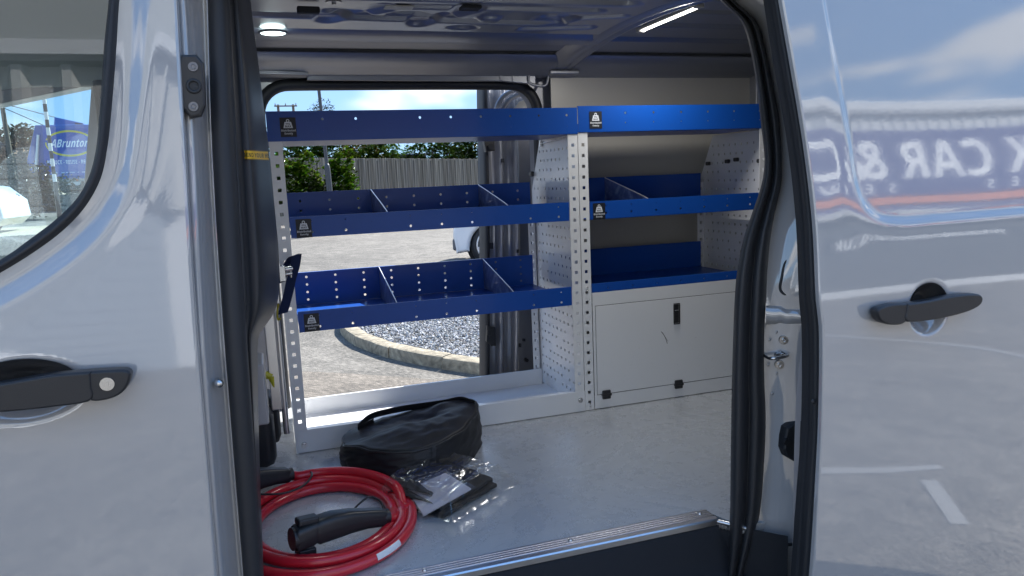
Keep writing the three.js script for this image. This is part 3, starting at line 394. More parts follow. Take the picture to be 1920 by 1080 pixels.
// ------------------------------------------------------------------ van: far side
const pz = (list, z) => list.map(([x, y]) => { const q = onZ(x, y, z); return [q.x, q.y]; });
const pxSheet = (list, z, t, bevel = 0.002) => metreUV(sheet(pz(list, z), [], t, bevel).translate(0, 0, z - t));
const roundRect = (x0, x1, y0, y1, r, n = 8) => { const o = []; for (const [cx, cy, a] of [[x1 - r, y1 - r, 0], [x0 + r, y1 - r, 1], [x0 + r, y0 + r, 2], [x1 - r, y0 + r, 3]]) for (let i = 0; i <= n; i++) { const t = (a + i / n) * Math.PI / 2; o.push([cx + r * Math.cos(t), cy + r * Math.sin(t)]); } return o; };
{
  const open = roundRect(0.005, 1.10, 0.44, 1.828, 0.11), cab = [[-0.535, 1.835], [-0.595, 1.50], [-0.63, 1.18], [-1.30, 1.16], [-1.30, 1.66], [-0.95, 1.745], [-0.72, 1.795]];
  part('far_side', metreUV(sheet([[-1.35, 0.28], [2.72, 0.28], [2.72, 1.93], [-0.4, 1.93], [-1.0, 1.86], [-1.35, 1.75]], [open, cab], 0.09, 0.003).translate(0, 0, -3.05)), M.paintIn, van);
  const ring = roundRect(0.005, 1.10, 0.44, 1.828, 0.11, 10).map(([x, y]) => V(x, y, -2.945));
  part('far_opening_seal', new THREE.TubeGeometry(new THREE.CatmullRomCurve3(ring, true, 'centripetal'), 220, 0.022, 10, true), M.rubber, van, 'black rubber seal round the far door opening');
  const rail = part('cant_rail_panel', pxSheet([[577, 149], [577, 96], [604, 96], [1003, 105], [1003, 157], [940, 151]], -2.885, 0.02), M.roofInShaded, van);
  part('upper_facet', pxSheet([[608, 97], [632, 113], [776, 114], [792, 100], [760, 97]], -2.882, 0.012, 0.003), M.paintIn, rail);
  part('rail_seam', merge([pxSheet([[937, 104], [940, 104], [941, 150], [938, 150]], -2.880, 0.006, 0.001), pxSheet([[960, 105], [962, 105], [963, 152], [961, 152]], -2.880, 0.006, 0.001)]), M.paintIn, rail);
  const dl = [[992, 154], [993, 132], [998, 123], [1012, 121], [1026, 127], [1027, 150], [1022, 160], [1000, 159]].map((p) => onZ(...p, -2.88));
  part('cable_cover', merge([new THREE.TubeGeometry(new THREE.CatmullRomCurve3(dl, true), 60, 0.006, 8, true)]), M.roofInShaded, rail);
  const track = new THREE.Group(); track.name = 'upper_door_track'; van.add(track);
  part('track_body', pxSheet([[470, 106], [574, 113], [577, 140], [470, 137]], -2.86, 0.03), M.roofInShaded, track);
  for (const k of [0.12, 0.32, 0.55, 0.75, 0.92]) { const a = onZ(472, lerp(108, 135, k), -2.856), b = onZ(571, lerp(115, 138, k), -2.856); part('track_ridge', cyl(a, b, 0.0035, 0.0035, 8), M.paintIn, track); }
  part('wall_lining', metreUV(sheet([[1.145, 0.62], [2.10, 0.62], [2.10, 1.893], [1.62, 1.91], [1.23, 1.918], [1.145, 1.918]], [], 0.006, 0.001).translate(0, 0, -2.905)), M.lining, van, 'satin grey-brown lining panel behind the racking');
  const lin = van.children[van.children.length - 1];
  for (const p of [[1115, 119], [1263, 124], [1370, 132]]) { const q = onZ(...p, -2.895); part('screw', new THREE.SphereGeometry(0.0055, 12, 8).scale(1, 1, 0.5).translate(q.x, q.y, -2.897), M.steel, lin); }
  part('rear_corner', merge([box(2.10, 2.16, 0.62, 1.90, -2.94, -2.85, 0.01), box(2.16, 2.70, 0.62, 1.90, -2.955, -2.90, 0.01)]), M.roofInShaded, van);
  part('rear_doors', box(2.70, 2.76, 0.30, 1.95, -3.03, -1.36, 0.02), M.paintIn, van);
  // near side rear quarter behind the sliding door
  part('rear_quarter', grid((u, v) => { const Y = lerp(0.28, 1.92, v); return V(lerp(1.14, 2.74, u), Y, FZ - 0.045 - tumble(Y)); }, 10, 40), M.paint, van);
  part('cant_rail', merge([box(-0.2, 2.72, 1.845, 1.97, -1.50, -1.385, 0.03)]), M.paint, van);
  part('quarter_lining', box(1.36, 2.70, 0.60, 1.90, -1.47, -1.42, 0.01), M.roofInShaded, van);
  part('bulkhead', box(-0.165, -0.13, 0.44, 1.92, -2.93, -1.60, 0.006), M.roofInShaded, van);
  // far sliding door, slid back
  const fd = new THREE.Group(); fd.name = 'far_sliding_door'; fd.userData.label = 'open sliding door on the far side, its ribbed inner face showing'; van.add(fd);
  const shear = (Y) => 0.049 * (Y - 1.15);
  const prof = (list) => grid((u, v) => { const [x, z] = list[Math.round(u * (list.length - 1))], Y = lerp(0.36, 1.86, v); return V(x + shear(Y), Y, z - 0.04 * sstep(1.15, 1.9, Y)); }, list.length - 1, 30);
  part('edge_seal', prof([[0.905, -3.21], [0.893, -3.20], [0.895, -3.17], [0.897, -3.13], [0.905, -3.115], [0.918, -3.117], [0.922, -3.13]]), M.rubber, fd);
  part('inner_face', prof([[0.918, -3.13], [0.920, -3.145], [0.935, -3.155], [0.952, -3.155], [0.960, -3.145], [0.967, -3.125], [0.978, -3.12], [0.986, -3.128], [0.990, -3.15], [1.004, -3.16], [1.030, -3.16], [1.036, -3.14], [1.044, -3.12], [1.056, -3.12], [1.062, -3.135], [1.066, -3.142], [1.16, -3.142], [1.168, -3.135], [1.176, -3.12], [1.19, -3.12], [1.20, -3.15], [1.9, -3.15], [2.0, -3.14]]), std(0.34, 0.345, 0.37, 0.26, { metalness: 0.3, clearcoat: 0.8, clearcoatRoughness: 0.05 }), fd);
  part('outer_skin', prof([[0.905, -3.215], [0.93, -3.232], [1.2, -3.236], [2.0, -3.236]]), M.paint, fd);
  for (const l of [[[927, 225], [933, 196], [946, 178], [966, 169], [1005, 166]], [[938, 225], [944, 202], [955, 187], [972, 178], [1005, 174]]]) part('window_surround', tube(l.map((p) => onZ(...p, -3.12)), 0.010, 40, 10), M.paintIn, fd);
  part('window_blank', pxSheet([[958, 225], [963, 205], [973, 192], [990, 184], [1010, 182], [1010, 225]], -3.135, 0.006), M.cream, fd);
  const latch = part('latch', merge([pxSheet([[914, 612], [928, 614], [929, 648], [922, 648], [913, 640]], -3.105, 0.02), pxSheet([[915, 620], [922, 620], [922, 628], [915, 628]], -3.10, 0.02)]), M.black, fd);
  part('upper_roller', merge([pxSheet([[908, 262], [926, 264], [927, 282], [912, 284]], -3.09, 0.03), cyl(onZ(921, 275, -3.10), onZ(921, 275, -3.07), 0.012)]), M.black, fd);
  for (const [x, y, w, h] of [[943, 301, 4, 7], [983, 638, 4, 4], [976, 648, 3, 6], [922, 461, 6, 11], [971, 471, 4, 6]]) part('slot', pxSheet([[x - w / 2, y - h / 2], [x + w / 2, y - h / 2], [x + w / 2, y + h / 2], [x - w / 2, y + h / 2]], -3.116, 0.012, 0.0005), M.dark, fd);
  part('bolt', new THREE.CylinderGeometry(0.008, 0.009, 0.02, 14).rotateX(Math.PI / 2).translate(...onZ(987, 675, -3.13).toArray()), M.black, fd);
}
// ------------------------------------------------------------------ van: cab, nose and wheels
{
  const head = part('headliner', grid((u, v) => { const z = lerp(-2.94, -1.42, v), x = lerp(-1.25, -0.08, u); return V(x, 1.86 - 0.10 * sstep(-0.7, -1.25, x) - 0.03 * Math.pow((z + 2.2) / 0.7, 4), z); }, 20, 30), std(0.50, 0.51, 0.51, 0.9), van);
  part('cab_pillar_trim', box(-0.52, -0.17, 0.6, 1.86, -2.93, -2.86, 0.02), std(0.07, 0.072, 0.075, 0.8), van);
  part('seat_base', merge([box(-0.80, -0.19, 0.62, 0.86, -2.75, -1.62, 0.05), box(-0.36, -0.19, 0.8, 1.16, -2.75, -1.62, 0.05)]), std(0.03, 0.03, 0.034, 0.9), van);
  part('dashboard', merge([box(-1.62, -1.22, 0.75, 1.16, -2.9, -1.45, 0.06)]), M.trim, van);
  part('cab_floor', box(-1.7, -0.05, 0.40, 0.46, -2.95, -1.40, 0.01), M.dark, van);
  part('far_cab_glass', metreUV(sheet([[-0.52, 1.85], [-0.58, 1.50], [-0.62, 1.16], [-1.32, 1.14], [-1.32, 1.68], [-0.95, 1.76], [-0.72, 1.81]], [], 0.004).translate(0, 0, -3.005)), M.glass, van);
  part('windscreen', grid((u, v) => { const z = lerp(-2.98, -1.40, u); return V(lerp(-1.95, -1.18, v) - 0.06 * (1 - Math.pow((z + 2.2) / 0.8, 2)), lerp(1.12, 1.80, v), z); }, 16, 8), M.glass, van);
  part('cab_roof', grid((u, v) => { const z = lerp(-3.05, -1.36, v), x = lerp(-1.25, -0.70, u); return V(x, 2.02 - 0.10 * Math.pow((z + 2.2) / 0.85, 2) - 0.06 * Math.pow(Math.abs((z + 2.2) / 0.88), 8) - 0.12 * sstep(-0.7, -1.3, x), z); }, 12, 30), M.paint, van);
  part('bonnet', merge([grid((u, v) => { const z = lerp(-3.02, -1.36, u), t = v; return V(lerp(-1.92, -2.75, t), lerp(1.12, 0.84, t * t) + 0.03 * (1 - Math.pow((z + 2.2) / 0.84, 2)), z); }, 16, 12), box(-2.82, -2.72, 0.30, 0.86, -3.0, -1.38, 0.05), box(-2.76, -1.18, 0.55, 1.12, -1.42, -1.33, 0.03), box(-2.76, -1.35, 0.55, 1.12, -3.06, -2.97, 0.03)]), M.paint, van);
  part('front_pillar', cyl(V(-1.95, 1.10, -1.38), V(-1.16, 1.82, -1.42), 0.035), M.paint, van); part('front_pillar', cyl(V(-1.95, 1.10, -3.0), V(-1.16, 1.82, -2.96), 0.035), M.paint, van);
  for (const [x, z] of [[-1.95, -1.52], [-1.95, -2.88], [2.05, -1.55], [2.05, -2.85]]) {
    const w = part('wheel', new THREE.TorusGeometry(0.24, 0.09, 14, 36).translate(x, 0.33, z), M.rubber, van); part('rim', cyl(V(x, 0.33, z - 0.06), V(x, 0.33, z + 0.06), 0.19, 0.19, 28), M.steel, w);
  }
  part('axle', merge([cyl(V(-1.95, 0.33, -2.86), V(-1.95, 0.33, -1.54), 0.05), box(-2.7, -1.0, 0.30, 0.56, -2.6, -1.8, 0.03)]), M.dark, van); part('axle', cyl(V(2.05, 0.33, -2.84), V(2.05, 0.33, -1.56), 0.05), M.dark, van);
}
// ------------------------------------------------------------------ racking
const RZ = -2.40;
M.sticker = std(1, 1, 1, 0.5, { map: canvas(208, 256, (g, w, h) => {
  g.fillStyle = '#10161f'; g.fillRect(0, 0, w, h); g.fillStyle = '#d9dde2'; g.strokeStyle = '#d9dde2';
  g.beginPath(); g.moveTo(62, 58); g.lineTo(146, 58); g.lineTo(166, 140); g.lineTo(42, 140); g.closePath(); g.fill();
  g.lineWidth = 10; g.beginPath(); g.arc(104, 44, 17, 0, 7); g.stroke();
  g.fillStyle = '#10161f'; g.textAlign = 'center'; g.font = 'bold 26px sans-serif'; g.fillText('60kg', 104, 92); g.font = 'bold 38px sans-serif'; g.fillText('MAX', 104, 130);
  g.fillStyle = '#d9dde2'; g.font = 'bold 35px sans-serif'; g.fillText('Distributed', 104, 184); g.fillText('Evenly', 104, 224);
}) });
const scuffBlue = tex(256, 512, (u, v) => { const s = 0.62 + 0.5 * pn(u, v, 12, 5, 6) + 0.25 * (rnd() - 0.5); return [0.30 + 0.35 * s * sstep(0.5, 0.9, s), 0.37 + 0.35 * s * sstep(0.5, 0.9, s), 0.58 + 0.22 * s * sstep(0.5, 0.9, s)]; });
M.divider = std(1, 1, 1, 0.30, { map: rep(scuffBlue, 3, 3), metalness: 0.2, clearcoat: 0.3 });
M.bare = std(0.70, 0.70, 0.70, 0.35, { metalness: 0.7 });
function upright(parent, x0, x1, y0, y1, z, side, skip = 0.037) {
  const holes = []; for (let y = y0 + 0.03; y < y1 - 0.02; y += skip) holes.push(sq((x0 + x1) / 2, y, 0.0055));
  const g = sheet([[x0, y0], [x1, y0], [x1, y1], [x0, y1]], holes, 0.0022).translate(0, 0, z - 0.0022);
  const f = side < 0 ? box(x0, x0 + 0.0022, y0, y1, z - 0.035, z - 0.0026, 0) : box(x1 - 0.0022, x1, y0, y1, z - 0.035, z - 0.0026, 0);
  return part('upright', metreUV(merge([g, f])), M.white, parent);
}
function shelf(parent, o) { const B = o.y + (o.lift || 0); // o: x0 x1 zf zb y lip back cols dividers
  const s = new THREE.Group(); s.name = 'shelf'; parent.add(s);
  const fh = [], n = Math.round((o.x1 - o.x0) / 0.105);
  for (let i = 0; i < n; i++) { const x = o.x0 + (i + 0.62) * (o.x1 - o.x0) / n; if (o.missing?.includes(i)) continue; for (const r of o.frontRows) fh.push(rnd8(x, o.y + r, r === o.frontRows[0] ? 0.0042 : 0.0026)); }
  part('front_lip', metreUV(merge([sheet([[o.x0, o.y], [o.x1, o.y], [o.x1, o.y + o.lip], [o.x0, o.y + o.lip]], fh, 0.0018).translate(0, 0, o.zf - 0.0018), box(o.x0, o.x1, o.y + o.lip - 0.0105, o.y + o.lip - 0.001, o.zf - 0.0045, o.zf - 0.0022, 0.0009), box(o.x0, o.x1, o.y + o.lip - 0.0022, o.y + o.lip, o.zf - 0.010, o.zf - 0.0045, 0.0009)])), M.blue, s);
  part('tray_base', box(o.x0, o.x1, B - 0.0018, B - 0.0002, o.zb, o.zf - 0.002, 0), M.blue, s);
  const bh = []; if (o.backRows) for (let i = 0; i < n; i++) { const x = o.x0 + (i + 0.5) * (o.x1 - o.x0) / n; for (const r of o.backRows) bh.push(rnd8(x, o.y + r, 0.0046)); }
  part('tray_back', metreUV(merge([sheet([[o.x0, B], [o.x1, B], [o.x1, o.y + o.back], [o.x0, o.y + o.back]], bh, 0.0018).translate(0, 0, o.zb), box(o.x0, o.x1, o.y + o.back - 0.002, o.y + o.back, o.zb - 0.012, o.zb - 0.0003, 0)])), M.blue, s);
  for (const x of o.dividers || []) {
    const d = new THREE.Shape(); d.moveTo(o.zb + 0.003, B + 0.001); d.lineTo(o.zf - 0.012, B + 0.001); d.lineTo(o.zf - 0.012, o.y + o.lip - 0.012); d.lineTo(o.zf - 0.03, o.y + o.lip - 0.004); d.lineTo(o.zb + 0.003, o.y + o.back - 0.002);
    part('divider_edge', (() => { const pts = d.getPoints(10).filter((p) => p.y > o.y + o.lip - 0.02); const c3 = pts.map((p) => V(x - 0.0011, p.y + 0.0008, p.x)); const c = new THREE.CatmullRomCurve3(c3, false, 'centripetal'); return new THREE.TubeGeometry(c, 30, 0.0019, 6); })(), M.bare, s); const dv = part('divider', metreUV(toX(new THREE.ExtrudeGeometry(d, { depth: 0.0022, bevelEnabled: false }), x)), M.divider, s, 'scuffed metal divider');
  }
  if (o.sticker) { const h = 0.058, w = 0.047; part('load_sticker', new THREE.PlaneGeometry(w, h).translate(o.x0 + o.sticker, o.y + o.lip / 2 - 0.004, o.zf + 0.0012), M.sticker, s, 'black sticker with a white weight symbol'); }
  return s;
}
function pegPanel(parent, x, poly, mat, z0 = -2.44) {
  const holes = [];
  for (let k = 0, y = 0.65; y < 1.58; y += 0.036, k++) for (let j = 0, z = z0 - 0.006 * (k % 3); z > -2.86; z -= 0.040, j++) { if ((j + k * 2) % 9 === 5) continue; if (polySD(poly, z, y) > 0.014) holes.push(sq(z, y, 0.0046)); }
  return part('pegboard_side', metreUV(toX(sheet(poly, holes, 0.0016), x)), mat, parent, 'white perforated side panel');
}
const hex = (x, y, z, r = 0.009) => merge([new THREE.CylinderGeometry(r, r * 1.1, 0.003, 20).rotateX(Math.PI / 2).translate(x, y, z + 0.0015), new THREE.CylinderGeometry(r * 0.72, r * 0.72, 0.006, 6).rotateX(Math.PI / 2).translate(x, y, z + 0.005)]);
const SIDE = [[-2.41, 0.603], [-2.845, 0.603], [-2.87, 1.40], [-2.765, 1.594], [-2.41, 1.594]];
{
  const r = thing('storage_rack', 'open shelf rack of three blue metal trays standing across the far doorway', 'rack', [0, 0, 0], 0, 'racking units');
  upright(r, 0.024, 0.063, 0.602, 1.594, RZ, -1); upright(r, 1.004, 1.040, 0.602, 1.594, RZ, 1);
  upright(r, 1.002, 1.030, 0.602, 1.30, -2.835, 1);
  pegPanel(r, 1.0375, SIDE, M.white);
  part('end_plate', metreUV(toX(sheet([[-2.437, 0.603], [-2.80, 0.603], [-2.80, 0.72], [-2.437, 0.72]], [], 0.0016), 0.0258)), M.white, r);
  shelf(r, { x0: 0.022, x1: 1.040, zf: RZ + 0.0035, zb: -2.72, y: 1.595, lip: 0.088, back: 0.05, frontRows: [0.063, 0.026], missing: [3], sticker: 0.062 });
  shelf(r, { x0: 0.0655, x1: 1.0015, zf: RZ, zb: -2.80, y: 1.297, lift: 0.030, lip: 0.065, back: 0.136, frontRows: [0.016, 0.050], backRows: [0.125 - 0.02, 0.070], missing: [2, 6], dividers: [0.375, 0.79], sticker: 0.040 });
  shelf(r, { x0: 0.0655, x1: 1.0015, zf: RZ, zb: -2.80, y: 0.997, lift: 0.026, lip: 0.066, back: 0.145, frontRows: [0.014, 0.050], backRows: [0.044, 0.072, 0.100, 0.128], missing: [2, 6], dividers: [0.385, 0.795], sticker: 0.040 });
  const k = part('plinth', merge([box(0.030, 1.040, 0.603, 0.677, RZ + 0.0015, RZ + 0.0035, 0.0008), box(0.063, 1.002, 0.6755, 0.677, RZ - 0.022, RZ + 0.001, 0), box(0.030, 1.035, 0.6025, 0.606, -2.79, RZ, 0), box(0.030, 1.02, 0.603, 0.668, -2.792, -2.79, 0.0008), box(0.030, 1.02, 0.6665, 0.668, -2.80, -2.7925, 0)]), M.white, r, 'white folded steel plinth of the rack');
  part('bolt', hex(0.050, 0.628, RZ + 0.0035), M.steel, k); part('bolt', hex(1.022, 0.645, RZ + 0.0035), M.steel, k); part('bolt', hex(1.018, 0.655, -2.834), M.steel, k);
  part('clip', box(1.020, 1.034, 1.455, 1.475, -2.86, -2.83, 0.004), M.black, r);
  part('tie_wire', merge([cyl(V(1.028, 1.578, -2.74), V(1.024, 1.588, -2.46), 0.0016, 0.0016, 6), cyl(V(1.03, 1.568, -2.735), V(1.03, 1.592, -2.735), 0.006, 0.006, 8)]), M.steel, r);
}
{
  const r = thing('storage_rack', 'shelf rack with blue trays above a white flap cupboard against the lining panel', 'rack', [0, 0, 0], 0, 'racking units'); delete r.userData.group; scene.children.find((o) => o.name === 'storage_rack').userData.group = undefined; delete scene.children.find((o) => o.name === 'storage_rack').userData.group;
  upright(r, 1.0425, 1.078, 0.602, 1.600, RZ, -1); upright(r, 1.785, 1.822, 0.602, 1.600, RZ, 1);
  upright(r, 1.790, 1.822, 0.602, 1.40, -2.835, 1);
  pegPanel(r, 1.8225, SIDE, M.white);
  shelf(r, { x0: 1.043, x1: 1.824, zf: RZ + 0.0035, zb: -2.72, y: 1.600, lip: 0.088, back: 0.05, frontRows: [0.063, 0.030], sticker: 0.066 });
  shelf(r, { x0: 1.0805, x1: 1.7825, zf: RZ, zb: -2.80, y: 1.297, lip: 0.062, back: 0.142, frontRows: [0.020, 0.046], dividers: [1.33], sticker: 0.035 });
  shelf(r, { x0: 1.0805, x1: 1.7825, zf: RZ, zb: -2.80, y: 1.036, lip: 0.030, back: 0.11, frontRows: [0.012], dividers: [] });
  for (const [i, s] of r.children.filter((c) => c.name === 'shelf').entries()) if (i) part('tray_back_panel', box(1.33, 1.332, i === 1 ? 1.30 : 1.04, i === 1 ? 1.43 : 1.14, -2.795, -2.796, 0), M.blue, s);
  const tl = onZ(1109, 574, RZ), br = onZ(1115, 742, RZ), F = [1.090, 1.782, br.y, tl.y];
  const cup = new THREE.Group(); cup.name = 'flap_cupboard'; r.add(cup);
  part('cupboard_front', metreUV(sheet([[1.0805, 0.603], [1.7975, 0.603], [1.7975, 1.034], [1.0805, 1.034]], [[[F[0], F[2]], [F[1], F[2]], [F[1], F[3]], [F[0], F[3]]]], 0.002).translate(0, 0, RZ - 0.001)), M.white, cup);
  part('cupboard_box', merge([box(1.0805, 1.785, 0.605, 0.608, -2.80, RZ - 0.002, 0), box(1.0805, 1.785, 1.030, 1.033, -2.80, RZ - 0.002, 0), box(1.0805, 1.785, 0.608, 1.03, -2.802, -2.80, 0)]), M.white, cup);
  const flapMap = canvas(1024, 512, (g, w, h) => { g.fillStyle = '#ffffff'; g.fillRect(0, 0, w, h); g.lineCap = 'round';
    g.strokeStyle = 'rgba(70,66,60,0.85)'; g.lineWidth = 3.5; g.beginPath(); g.moveTo(396, 190); g.quadraticCurveTo(420, 215, 432, 262); g.stroke(); g.lineWidth = 1.6; g.beginPath(); g.moveTo(404, 196); g.lineTo(436, 250); g.stroke();
    for (let i = 0; i < 70; i++) { g.strokeStyle = `rgba(90,88,84,${0.05 + 0.22 * rnd() * rnd()})`; g.lineWidth = 0.8 + rnd(); const x = rnd() * w, y = h * (0.2 + 0.8 * Math.sqrt(rnd())); g.beginPath(); g.moveTo(x, y); g.lineTo(x + rr(-14, 14), y + rr(-18, 18)); g.stroke(); } });
  const flap = box(F[0] + 0.0022, F[1] - 0.0022, F[2] + 0.0022, F[3] - 0.0022, RZ - 0.002, RZ + 0.0012, 0.0012);
  { const p = flap.attributes.position, uv = flap.attributes.uv; for (let i = 0; i < p.count; i++) uv.setXY(i, (p.getX(i) - F[0]) / (F[1] - F[0]), (p.getY(i) - F[2]) / (F[3] - F[2])); }
  part('flap', flap, std(0.72, 0.73, 0.74, 0.38, { map: flapMap, clearcoat: 0.2, clearcoatRoughness: 0.2 }), cup, 'white flap door with a dark scratch');
  part('cupboard_inside', box(F[0] - 0.004, F[1] + 0.004, F[2] - 0.004, F[3] + 0.004, RZ - 0.03, RZ - 0.006, 0), M.dark, cup);
  const q = onZ(1268, 588, RZ); const lt = part('latch', merge([box(q.x - 0.0135, q.x + 0.0135, q.y - 0.040, q.y - 0.036, RZ + 0.0012, RZ + 0.007, 0.002), box(q.x - 0.0135, q.x + 0.0135, q.y + 0.036, q.y + 0.040, RZ + 0.0012, RZ + 0.007, 0.002), box(q.x - 0.0135, q.x - 0.0095, q.y - 0.0358, q.y + 0.0358, RZ + 0.0012, RZ + 0.007, 0.002), box(q.x + 0.0095, q.x + 0.0135, q.y - 0.0358, q.y + 0.0358, RZ + 0.0012, RZ + 0.007, 0.002), box(q.x - 0.009, q.x + 0.009, q.y - 0.035, q.y + 0.012, RZ + 0.0012, RZ + 0.004, 0.002), box(q.x - 0.009, q.x + 0.009, q.y + 0.014, q.y + 0.035, RZ + 0.0012, RZ + 0.003, 0.001)]), M.black, cup);
  for (const p of [[1136, 740], [1271, 720]]) { const c = onZ(...p, RZ); part('hinge', merge([box(c.x - 0.017, c.x + 0.017, F[2] - 0.017, F[2] - 0.0012, RZ + 0.0012, RZ + 0.011, 0.006), box(c.x - 0.017, c.x + 0.017, F[2] + 0.0002, F[2] + 0.017, RZ + 0.0014, RZ + 0.011, 0.006), cyl(V(c.x - 0.018, F[2], RZ + 0.0075), V(c.x + 0.018, F[2], RZ + 0.0075), 0.0055, 0.0055, 14)]), M.black, cup); }
  for (const y of [0.615, 0.626, 1.044, 1.055]) part('rivet', new THREE.SphereGeometry(0.004, 10, 8).scale(1, 1, 0.5).translate(1.062, y, RZ + 0.001), M.steel, r);
  for (const [y, z] of [[1.47, -2.80], [1.475, -2.66], [1.48, -2.60], [1.47, -2.45], [1.29, -2.70]]) part('clip', box(1.806, 1.820, y, y + 0.016, z, z + 0.024, 0.004), M.black, r);
}
// ------------------------------------------------------------------ things lying in the van
M.red = std(0.58, 0.012, 0.026, 0.34, { clearcoat: 0.5, clearcoatRoughness: 0.15, bumpMap: rep(fine, 10), bumpScale: 0.00008 });
M.fabric = std(0.010, 0.011, 0.014, 0.55, { sheen: 0.5, sheenRoughness: 0.5, bumpMap: rep(tex(256, 256, (u, v, i, j) => 0.5 + 0.25 * Math.sin(i * 0.8) * Math.sin(j * 0.8) + 0.3 * pn(u, v, 20, 4, 2), false), 10), bumpScale: 0.0004 });
{
  // charging cable: loops on the floor, read from the picture by their distance on the floor plane
  const c = thing('charging_cable', 'coiled red electric car charging cable with black plugs lying on the floor', 'cable');
  const F = (px, py, h = 0.017) => onY(px, py, FLOOR + h);
  const R = 0.0135;
  const loop = [];
  const ring = (cx, cz, rx, rz, h, a0, a1, n = 26) => { for (let i = 0; i < n; i++) { const a = lerp(a0, a1, i / (n - 1)); loop.push(V(cx + rx * Math.cos(a), FLOOR + (typeof h === 'function' ? h(i / (n - 1)) : h), cz + rz * Math.sin(a))); } };
  const PI = Math.PI;
  // start at the plug lying inside the coil, end at the plug behind the trim
  loop.push(V(0.205, FLOOR + 0.034, -1.742), V(0.232, FLOOR + 0.026, -1.765), V(0.243, FLOOR + 0.017, -1.81));
  ring(0.072, -1.848, 0.172, 0.205, 0.0145, 0.12, -2 * PI + 0.25, 34);
  ring(0.070, -1.845, 0.197, 0.236, (t) => 0.0145 + 0.016 * Math.sin(t * PI), 0.22, -2 * PI + 0.1, 40);
  ring(0.068, -1.842, 0.222, 0.268, 0.0145, 0.06, -2 * PI + 0.05, 44);
  ring(0.062, -1.842, 0.214, 0.262, (t) => 0.0145 + 0.027 * sstep(0, 0.15, t), 0.0, -1.75, 14);
  loop.push(V(0.0, FLOOR + 0.045, -2.105), V(-0.03, FLOOR + 0.045, -2.10));
  part('red_lead', new THREE.TubeGeometry(new THREE.CatmullRomCurve3(loop, false, 'centripetal'), 900, R, 14), M.red, c);
  const plug = (A, B, name) => { // rounded handle from a to b with a wider head at a
    const d = B.clone().sub(A), L = d.length(), q = new THREE.Quaternion().setFromUnitVectors(V(1, 0, 0), d.normalize());
    const prof = [[0, 0.026, 0.030], [0.02, 0.029, 0.033], [0.17, 0.029, 0.033], [0.20, 0.027, 0.031], [0.215, 0.0265, 0.031], [0.24, 0.030, 0.036], [0.4, 0.030, 0.036], [0.6, 0.0255, 0.032], [0.78, 0.022, 0.027], [0.96, 0.021, 0.025], [1, 0.017, 0.021]].map(([t, w, h]) => [t, w * 0.9, h * 0.86]);
    const N = 28, g = grid((u, v) => { const k = v * (prof.length - 1), i = Math.round(k), [t, w, h] = prof[i], a = u * 2 * Math.PI, cs = Math.cos(a), sn = Math.sin(a), e = 0.55; const bend = 0.012 * Math.sin(Math.min(1, t) * Math.PI); return V(t * L, Math.sign(sn) * Math.pow(Math.abs(sn), e) * h + bend, Math.sign(cs) * Math.pow(Math.abs(cs), e) * w); }, N, prof.length - 1);
    const cap = new THREE.CylinderGeometry(0.026, 0.026, 0.012, 24).rotateZ(PI / 2).translate(0.0, 0, 0), latch = new RoundedBoxGeometry(0.05, 0.016, 0.03, 2, 0.005).translate(0.03, 0.038, 0), foot = new RoundedBoxGeometry(0.042, 0.018, 0.032, 2, 0.004).translate(0.028, -0.036, 0.0), endc = new THREE.CylinderGeometry(0.018, 0.018, 0.02, 20).rotateZ(PI / 2).translate(L, 0, 0);
    const all = merge([g, cap, latch, foot, endc]); all.applyQuaternion(q); all.translate(A.x, A.y, A.z);
    return part(name, all, M.black, c, 'black handled charging plug');
  };
  plug(V(-0.005, FLOOR + 0.062, -1.672), V(0.212, FLOOR + 0.040, -1.748), 'plug');
  plug(V(-0.185, FLOOR + 0.062, -2.02), V(-0.005, FLOOR + 0.052, -2.098), 'plug');
  part('tether', tube([V(0.13, FLOOR + 0.05, -1.77), V(0.155, FLOOR + 0.06, -1.80), V(0.185, FLOOR + 0.068, -1.815), V(0.207, FLOOR + 0.062, -1.80), V(0.212, FLOOR + 0.05, -1.775), V(0.200, FLOOR + 0.048, -1.765)], 0.0026, 50, 8), M.black, c);
  part('tether', tube([V(-0.10, FLOOR + 0.05, -2.0), V(-0.02, FLOOR + 0.046, -1.985), V(0.03, FLOOR + 0.048, -2.01), V(0.055, FLOOR + 0.055, -2.05), V(0.056, FLOOR + 0.052, -2.09), V(0.05, FLOOR + 0.02, -2.125)], 0.0030, 60, 8), M.black, c);
  const a0 = -1.0 + 1.57 * 2, wrap = (x, z, t) => V(x, FLOOR + t, z);
  part('cable_tag', (() => { const g = grid((u, v) => { const a = lerp(0.80, 1.12, u), th = lerp(-0.05, 1.0, v), r = R + 0.0008; return V(0.068 + (0.222 + r * Math.cos(th)) * Math.cos(a), FLOOR + 0.0145 + r * Math.sin(th), -1.842 + (0.268 + r * Math.cos(th)) * Math.sin(a)); }, 16, 8); return g; })(), std(0.75, 0.75, 0.76, 0.5), c, 'white tag wrapped round the cable');
}
